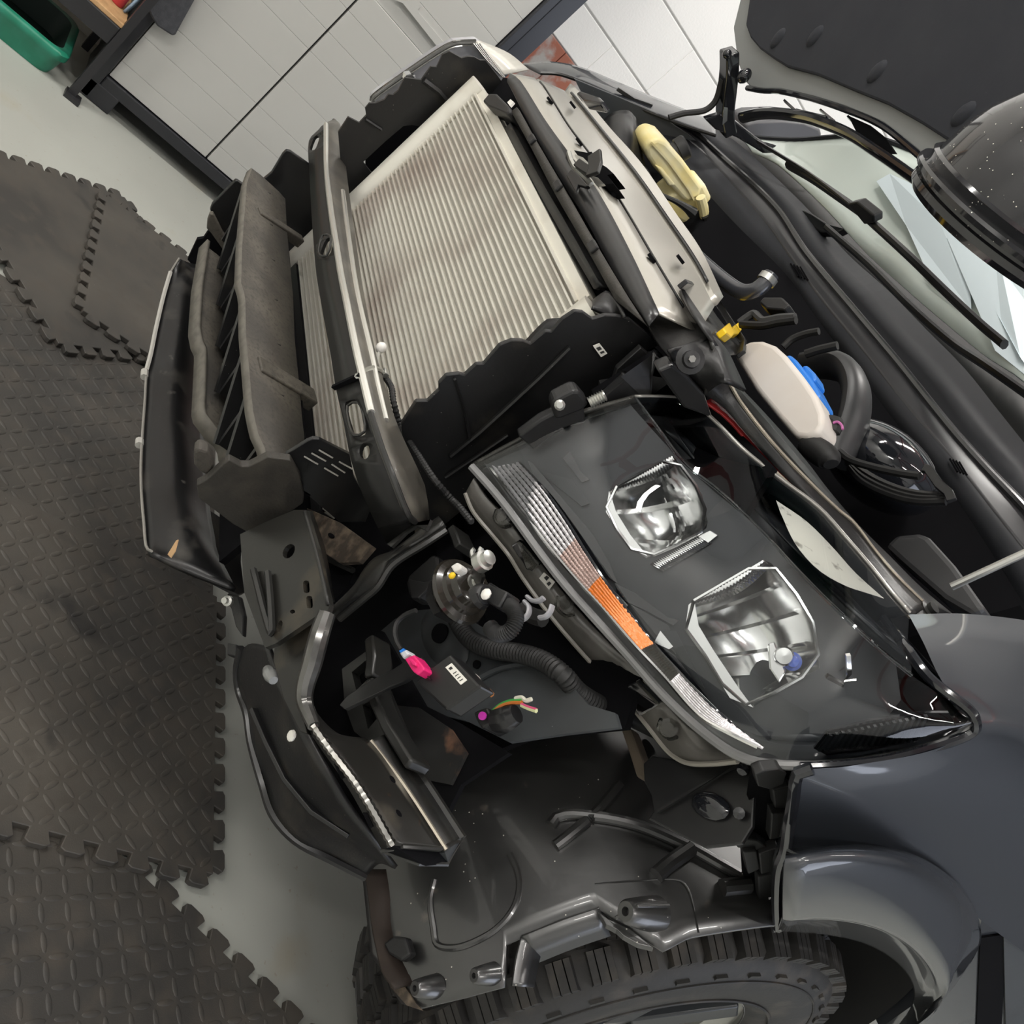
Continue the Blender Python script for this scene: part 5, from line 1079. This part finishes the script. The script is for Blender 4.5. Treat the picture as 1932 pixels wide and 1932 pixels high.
# side steel channel
ch = link('side_channel', None, T, PY(-.1, [(680, 1480)])[0], 'muddy black steel side channel with an open end')
cA = [(603, 1150, -.12), (588, 1190, -.12), (575, 1240, -.115), (562, 1290, -.11), (560, 1320, -.105), (572, 1360, -.10), (600, 1405, -.09), (660, 1492, -.06), (721, 1605, -.02)]
cB = [(616, 1158, -.13), (602, 1200, -.13), (589, 1250, -.125), (576, 1295, -.12), (575, 1325, -.115), (592, 1370, -.11), (620, 1410, -.10), (680, 1490, -.07), (741, 1595, -.03)]
cC = [(622, 1160, -.11), (612, 1200, -.11), (598, 1250, -.105), (588, 1300, -.10), (592, 1335, -.09), (640, 1385, -.06), (700, 1398, -.03), (765, 1485, -.01), (842, 1603, .02)]
cD = [(630, 1170, -.08), (616, 1215, -.08), (602, 1270, -.075), (600, 1310, -.07), (610, 1345, -.06), (668, 1385, -.03), (735, 1380, .0), (800, 1470, .025), (873, 1582, .05)]
qa, qb, qc, qd = Q('Y', cA), Q('Y', cB), Q('Y', cC), Q('Y', cD)
emit('front_strip', loft([qa, qb], 50), m_steel, ch, smooth=40, solid=.004)
emit('rounded_edge', tube(qb[:6], [.009, .010, .010, .009, .008, .006], 10, 30), m_elbow, ch, 'shiny rounded edge')
emit('weld_edge', tube(qb[5:], .0045, 6, 44, corr=.25), m_bare, ch)
emit('top_face', loft([qb, qc], 50, 6), m_rust, ch, 'muddy top face', smooth=40, solid=.003)
emit('flange_face', loft([qc[6:], qd[6:]], 40), m_steel, ch, smooth=40, solid=.003)
emit('flange_edge', tube(qc[6:], .0022, 6, 40), m_edge, ch); emit('flange_edge', tube(qd[6:], .0045, 6, 40), m_steel, ch)
e_ = PY(-.0, [(721, 1605), (741, 1595), (842, 1603), (873, 1582), (846, 1630), (803, 1632)])
e_ = [qa[-1], qb[-1], qc[-1], qd[-1]] + Q('Y', [(846, 1630, .04), (803, 1634, .01)])
emit('open_end', [(np.array(e_), [tuple(range(6))])], m_dark, ch, smooth=0)
emit('end_rim', tube(e_ + [e_[0]], .0025, 6, None, False), m_steel, ch)
emit('end_wall', plate([qc[-1] + np.array([.002, .0, -.002])] + Q('Y', [(871, 1583, .045), (846, 1629, .04), (815, 1612, .03)]), .002), m_apron, ch, smooth=0)
for q in ((636, 1455), (690, 1548)):
    emit('slot', plate(Q('Y', [(q[0] - 6, q[1] - 14, -.083 if q[1] < 1500 else -.052), (q[0] + 2, q[1] - 14, -.083 if q[1] < 1500 else -.052), (q[0] + 14, q[1] + 12, -.075 if q[1] < 1500 else -.042), (q[0] + 8, q[1] + 16, -.075 if q[1] < 1500 else -.042)]), .001), m_dark, ch, smooth=0)
for q, yv in (((740, 1470), -.035), ((752, 1534), -.02)):
    emit('hole', plate(Q('Y', [(p[0], p[1], yv - .012) for p in oval(q[0], q[1], 8, 3.5, 1.0, 10)]), .001), m_dark, ch, smooth=0)
emit('corner_plate', plate(PY(-.10, [(518, 1214), (600, 1160), (606, 1168), (590, 1225), (574, 1285), (562, 1320), (580, 1385), (566, 1380), (535, 1320), (515, 1245)]), .006), m_rust, T, smooth=0, bevel=.001)
# frame with square windows and module strap
fw_ = link('crossmember', None, T, PY(.02, [(690, 1310)])[0], 'black crossmember with two square windows')
emit('frame_plate', plate(PY(.02, [(645, 1262), (700, 1222), (712, 1207), (722, 1212), (727, 1250), (722, 1290), (738, 1330), (765, 1395), (735, 1395), (700, 1405), (668, 1380), (650, 1330)]), .012, [PY(.02, [(664, 1268), (690, 1246), (696, 1280), (672, 1302)]), PY(.02, [(684, 1330), (706, 1318), (712, 1355), (694, 1376)])]), m_steel, fw_, smooth=0, bevel=.003)
emit('frame_post', bar(PY(.0, [(712, 1290), (722, 1330), (745, 1380), (790, 1450)]), .03, .012), m_steel, fw_, bevel=.003)
emit('frame_post', bar(PY(.0, [(712, 1210), (716, 1250), (712, 1285)]), .03, .014), m_steel, fw_, bevel=.003)
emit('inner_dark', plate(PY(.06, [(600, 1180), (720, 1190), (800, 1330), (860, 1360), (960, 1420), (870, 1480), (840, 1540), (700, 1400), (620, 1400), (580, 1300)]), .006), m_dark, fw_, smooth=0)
emit('stained_plate', plate(PY(.055, [(740, 1330), (790, 1335), (850, 1375), (880, 1420), (850, 1480), (800, 1470), (760, 1400)]), .004), mat('rust_speckled_black', (.008, .008, .008), .7, n=[(25, (.14, .07, .04), .62, .76, 8)]), fw_, smooth=0)
st_ = emit('module_strap', plate(PY(-.03, [(640, 1330), (655, 1312), (700, 1283), (742, 1262), (770, 1243), (795, 1240), (800, 1262), (760, 1286), (730, 1298), (690, 1318), (650, 1338)]), .006), m_satin, T, 'black metal strap holding the module', smooth=0, bevel=.001)
# inner panel
ap = link('inner_panel', None, T, PY(.10, [(900, 1230)])[0], 'dull grey inner panel behind the module')
emit('panel_skin', plate(PY(.10, [(712, 1196), (745, 1168), (780, 1152), (830, 1148), (880, 1165), (930, 1195), (980, 1225), (1050, 1260), (1110, 1330), (1160, 1345), (1168, 1372), (1060, 1385), (960, 1400), (880, 1360), (800, 1340), (735, 1280)]), .006, [PY(.10, oval(839, 1198, 12, 8, -.1))]), m_apron, ap, smooth=0)
emit('panel_bulge', ell(PY(.10, [(838, 1205)])[0], (.055, 0, .02), (-.01, -.004, .03), (0, -.008, 0), 20), m_apron, ap)
emit('panel_hole', lathe(PY(.098, [(839, 1198)])[0], (.2, -1, 0), [(.012, 0), (.0122, .011), (0, .0111)], 16), m_dark, ap)
emit('panel_hole', lathe(PY(.098, [(901, 1254)])[0], (.2, -1, 0), [(.005, 0), (.005, .003), (0, .0031)], 12), m_dark, ap)
emit('panel_fold', tube(PY(.097, [(885, 1290), (940, 1262), (1000, 1250)]), .004, 6, 14), m_apron, ap)
# control module with connectors
mo = thing('control_module', 'small black control module with a white label hanging behind the side channel', 'module', PY(-.02, [(845, 1286)])[0])
emit('module_case', plate(PY(-.05, [(848, 1233), (907, 1294), (841, 1340), (783, 1286), (808, 1262)]), .022), m_satin, mo, smooth=0, bevel=.0025)
emit('label', plate(PY(-.0508, [(840, 1259), (852, 1251), (881, 1283), (869, 1292)]), .0006), m_label, mo, 'white label', smooth=0)
for k in range(4):
    a, b = (856 + k * 5, 1267 + k * 5), (862 + k * 5, 1263 + k * 5)
    emit('print', bar(PY(-.0512, [(855 + k * 4, 1271 + k * 4.6), (861 + k * 4, 1267 + k * 4.6)]), .0007, .0005), m_ink, mo)
emit('print', plate(PY(-.0512, [(846, 1261), (851, 1257), (854, 1261), (849, 1264)]), .0004), m_ink, mo, smooth=0)
emit('seam', bar(PY(-.0512, [(801, 1267), (813, 1283)]), .0015, .001), m_piano, mo)
emit('round_back', lathe(PY(-.022, [(882, 1300)])[0], (.3, -.9, .2), [(0, 0), (.0165, 0), (.0165, .006), (0, .006)], 24), mat('pale_metal_disc', (.45, .42, .38), .4), mo, 'pale round foot')
m_pink = mat('magenta_plastic', (.72, .02, .16), .35)
cn = thing('connector', 'magenta plug with a pale collar on the black module', 'connector', PY(-.06, [(782, 1253)])[0])
emit('plug_body', plate(PY(-.062, [(763, 1243), (781, 1235), (799, 1258), (799, 1264), (787, 1273), (780, 1268), (775, 1262)]), .016), m_pink, cn, smooth=0, bevel=.0012)
emit('plug_latch', plate(PY(-.066, [(771, 1245), (777, 1242), (785, 1250), (783, 1256), (777, 1254)]), .006), m_pink, cn, smooth=0, bevel=.001)
emit('collar', plate(PY(-.061, [(752, 1231), (765, 1224), (772, 1234), (760, 1243)]), .014), mat('pale_grey_plastic', (.55, .56, .60), .4), cn, 'pale grey collar', smooth=0, bevel=.002)
emit('blue_tip', plate(PY(-.061, [(753, 1228), (761, 1223), (765, 1226), (756, 1232)]), .010), bpy.data.materials['blue_plastic'], cn, smooth=0)
emit('wire', tube(PY(-.04, [(757, 1227), (748, 1210), (745, 1190), (750, 1173), (765, 1160), (785, 1152)]), .0028, 6, 24), m_rubber, cn)
c2 = thing('connector', 'dangling black plug with a violet oval face and striped wires', 'connector', PY(.02, [(915, 1350)])[0])
emit('plug_body', plate(PY(.02, [(893, 1344), (905, 1338), (919, 1334), (926, 1348), (934, 1356), (930, 1364), (908, 1374), (900, 1362)]), .03), m_satin, c2, smooth=0, bevel=.002)
emit('plug_face', lathe(PY(.016, [(911, 1351)])[0], (.3, -.9, .2), [(.0042, 0), (.0042, .002), (0, .002)], 16), mat('violet_plastic', (.50, .03, .36), .4), c2, 'violet oval face')
emit('plug_body', tube(PY(.03, [(935, 1360), (955, 1356), (975, 1346)]), [.012, .013, .010], 10, 10), m_satin, c2)
for k, (cc, dy) in enumerate((((.05, .30, .06), 0), ((.55, .16, .03), 4), ((.5, .06, .15), 12), ((.6, .62, .35), 15), ((.62, .6, .5), -6))):
    pts = [(930, 1342 + dy * .3), (945, 1330 + dy * .4), (965, 1323 + dy * .6), (985, 1322 + dy * .8)] if k < 2 else ([(984, 1326 + dy * .3), (996, 1330 + dy * .4), (1012, 1334 + dy * .5)] if k < 4 else [(972, 1318), (985, 1316), (992, 1322), (1003, 1319)])
    emit('wire', tube(PY(.025, pts), .0022, 6, 14), mat('wire_%d' % k, cc, .4), c2)
emit('wire', tube(PY(.02, [(905, 1298), (918, 1301), (928, 1311)]), .003, 6, 10), mat('orange_wire', (.45, .18, .06), .4), c2)
# horn
ho = link('horn', None, T, PY(.0, [(880, 1110)])[0], 'round black horn with zinc bolts')
hc = PY(.0, [(868, 1116)])[0]; hax = R.T @ np.array([.66, -.40, -.62])
emit('horn_shell', lathe(hc, hax, [(0, -.016), (.026, -.016), (.030, -.010), (.036, -.004), (.038, 0), (.036, .004), (.030, .007), (.0285, .012), (.024, .014), (.022, .022), (.018, .025), (.010, .026), (0, .026)], 32), mat('brown_black_enamel', (.022, .019, .015), .22, coat=.5), ho, smooth=30)
emit('horn_back', lathe(hc - hax * .014, hax, [(0, -.014), (.026, -.014), (.028, 0), (0, 0)], 8), m_plastic, ho, smooth=0)
emit('horn_bolt', lathe(hc + hax * .025, hax, [(.011, 0), (.011, .002), (.007, .003), (.007, .007), (.004, .0075), (.004, .011), (0, .011)], 12), m_zinc, ho)
emit('horn_bracket', bar([hc + hax * .027] + PY(-.045, [(905, 1075), (914, 1062)]), .018, .004), m_rust, ho, bevel=.001)
emit('bracket_bolt', lathe(PY(-.055, [(914, 1057)])[0], hax, [(.011, -.008), (.011, .001), (.008, .002), (.008, .008), (.004, .009), (0, .009)], 12), m_zinc, ho)
emit('bracket_hook', tube(PY(-.05, [(900, 1060), (892, 1050), (891, 1040), (895, 1036)]), .0028, 6, 12), m_zinc, ho)
emit('bracket_hook', tube(PY(-.05, [(908, 1046), (906, 1038), (909, 1033)]), .0028, 6, 10), m_zinc, ho)
emit('horn_plug', plate(PY(-.045, [(849, 1068), (862, 1060), (870, 1066), (868, 1074), (856, 1080)]), .012), m_white, ho, 'white plug', smooth=0, bevel=.002)
emit('yellow_dot', ell(PY(-.047, [(853, 1086)])[0], (.0035, 0, 0), (0, .0035, 0), (0, 0, .004), 10), bpy.data.materials['yellow_plastic'], ho)
emit('horn_port', tube(PY(-.045, [(900, 1130), (912, 1122), (917, 1121)]), [.013, .012, .009], 10, 8), m_plastic, ho)
emit('port_cap', ell(PY(-.055, [(917, 1121)])[0], (.006, 0, 0), (0, .004, 0), (0, 0, .006), 10), m_white, ho)
emit('plug_housing', bar(PY(-.03, [(926, 1120), (945, 1132), (962, 1140)]), .022, .018), m_plastic, ho, bevel=.002)
emit('corrugated_lead', tube(PY(-.03, [(958, 1140), (970, 1152), (973, 1170), (965, 1188), (948, 1197), (932, 1192), (924, 1182)]), .0085, 10, 70, corr=.18), m_rubber, ho)
emit('corrugated_loom', tube(PY(.085, [(858, 1160), (870, 1185), (890, 1208), (930, 1225), (975, 1232), (1020, 1245), (1060, 1272)]) + PY(.12, [(1090, 1305)]) + PY(.16, [(1130, 1330)]) + PY(.25, [(1180, 1348)]) + PY(.34, [(1240, 1378)]), .0115, 12, 190, corr=.12), m_rubber, T, 'thick corrugated wiring loom')
for pts in ([(974, 1170), (988, 1168), (997, 1158), (998, 1145), (990, 1135)], [(995, 1126), (1004, 1133), (1016, 1134), (1026, 1128)], [(1018, 1166), (1030, 1163), (1038, 1154), (1042, 1142)]):
    emit('hose_clamp', tube(PY(.03, pts), .004, 8, 20, sq=.6), mat('pale_grey_clamp', (.32, .32, .34), .35) if pts[0][0] == 974 else bpy.data.materials['pale_grey_clamp'], T)
emit('hose', tube(PY(.05, [(985, 1150), (1005, 1162), (1025, 1168)]), .009, 10, 10), m_rubber, T)
emit('pocket', plate(PY(-.0, [(766, 1102), (770, 1086), (815, 1046), (824, 1048), (829, 1092), (788, 1130), (776, 1130), (770, 1120)]), .02), m_satin, T, smooth=0, bevel=.003)
emit('pocket_wall', plate(PY(-.004, [(770, 1092), (800, 1098), (828, 1090), (788, 1128), (776, 1128)]), .003), m_plastic, T, smooth=0, bevel=.001)
emit('dark_tab', bar(PY(.02, [(864, 1004), (872, 1022), (878, 1040)]), .03, .01), m_steel, T, bevel=.002)
# lower splash sheets
emit('splash_sheet', loft([Q('Y', [(447, 1240, -.04), (448, 1285, -.03), (463, 1340, -.01), (472, 1400, .0), (500, 1478, .02), (518, 1540, .03), (560, 1590, .05), (620, 1620, .08), (690, 1655, .12)]), Q('Y', [(470, 1215, -.06), (485, 1280, -.05), (505, 1340, -.035), (520, 1400, -.02), (550, 1470, .0), (575, 1520, .02), (610, 1560, .04), (660, 1590, .07), (715, 1630, .11)]), Q('Y', [(505, 1222, -.07), (530, 1290, -.06), (560, 1350, -.05), (590, 1410, -.035), (625, 1470, -.015), (655, 1520, .01), (685, 1560, .03), (715, 1600, .06), (745, 1640, .10)])], 40, 10), m_dust2, T, 'dusty black splash sheet below the channel', smooth=60, solid=.005)
emit('splash_edge', tube(Q('Y', [(455, 1222, -.05), (447, 1262, -.035), (450, 1300, -.02), (465, 1345, -.01), (473, 1400, .0), (495, 1480, .02), (516, 1540, .03), (560, 1588, .05), (625, 1622, .08), (690, 1655, .12)]), .005, 6, 40), m_satin, T)
emit('splash_fold', bar(Q('Y', [(478, 1338, -.03), (505, 1400, -.02), (540, 1470, .0), (590, 1530, .02), (660, 1575, .05)]), .01, .006), m_satin, T, bevel=.001)
emit('white_clip', tube(PY(-.09, [(504, 1262), (510, 1272), (516, 1284)]), [.005, .008, .005], 10, 8), mat('frosted_clip', (.22, .225, .22), .3), T, 'frosted round clip')
emit('stone_chip', ell(PY(-.06, [(550, 1388)])[0], (.007, 0, 0), (0, .004, 0), (0, 0, .006), 8), m_label, T)
emit('hanging_bolt', lathe(PY(-.06, [(432, 1134)])[0], (.5, -.8, .2), [(.007, 0), (.007, .005), (.004, .006), (.004, .012), (0, .012)], 12), m_zinc, T, smooth=0)
emit('lower_tab', plate(PY(-.05, [(425, 1128), (430, 1118), (450, 1124), (458, 1160), (456, 1200), (444, 1182), (436, 1150)]), .008), m_plastic, T, smooth=0, bevel=.002)
emit('lower_tab', plate(PY(-.04, [(428, 1212), (445, 1215), (445, 1240), (428, 1236)]), .01), m_satin, T, smooth=0, bevel=.002)
emit('dry_leaf', plate(PY(-.18, [(332, 1020), (336, 1018), (330, 1040), (322, 1052), (316, 1046)]), .001), mat('dry_leaf', (.45, .28, .14), .7), T, smooth=0)
# ---------------------------------------------------------------- lamp hanging above the bonnet gap
lc = CAM + ray(1895, 442) * 1.13
la_ = R.T @ np.array([.57, -.82, -.80]); la_ /= np.linalg.norm(la_)
lm = thing('pendant_lamp', 'glossy black domed lamp with a stepped rim and white dust specks', 'lamp', lc)
m_lampb = mat('dusty_gloss_black', (.014, .014, .016), .12, coat=.6, speck=(150, (.8, .75, .65), .10), n=[(9, (.03, .03, .03), .5, .7)])
emit('dome', lathe(lc, la_, [(.128, .034), (.126, .045), (.122, .07), (.112, .10), (.094, .13), (.068, .155), (.036, .17), (.03, .172), (.028, .2), (0, .2)], 56), m_lampb, lm, 'shiny dome')
emit('rim', lathe(lc, la_, [(.112, -.012), (.126, -.012), (.134, -.004), (.134, .004), (.128, .006), (.128, .010), (.140, .012), (.142, .018), (.140, .022), (.130, .024), (.132, .030), (.134, .034), (.130, .038), (.126, .036)], 56), m_lampb, lm, 'stepped rim')
emit('lens', lathe(lc, la_, [(0, -.004), (.112, -.006), (.114, -.012)], 40), mat('green_reflection', (.01, .06, .05), .1), lm, 'dark underside with a painted green reflection')  # dark underside with a green reflection put into its colour
emit('cord', tube([lc + la_ * .19, lc + la_ * .3, lc + la_ * .3 + np.array([0, 0, CEIL - lc[2] - .3 * la_[2]])], .004, 8), m_rubber, lm)

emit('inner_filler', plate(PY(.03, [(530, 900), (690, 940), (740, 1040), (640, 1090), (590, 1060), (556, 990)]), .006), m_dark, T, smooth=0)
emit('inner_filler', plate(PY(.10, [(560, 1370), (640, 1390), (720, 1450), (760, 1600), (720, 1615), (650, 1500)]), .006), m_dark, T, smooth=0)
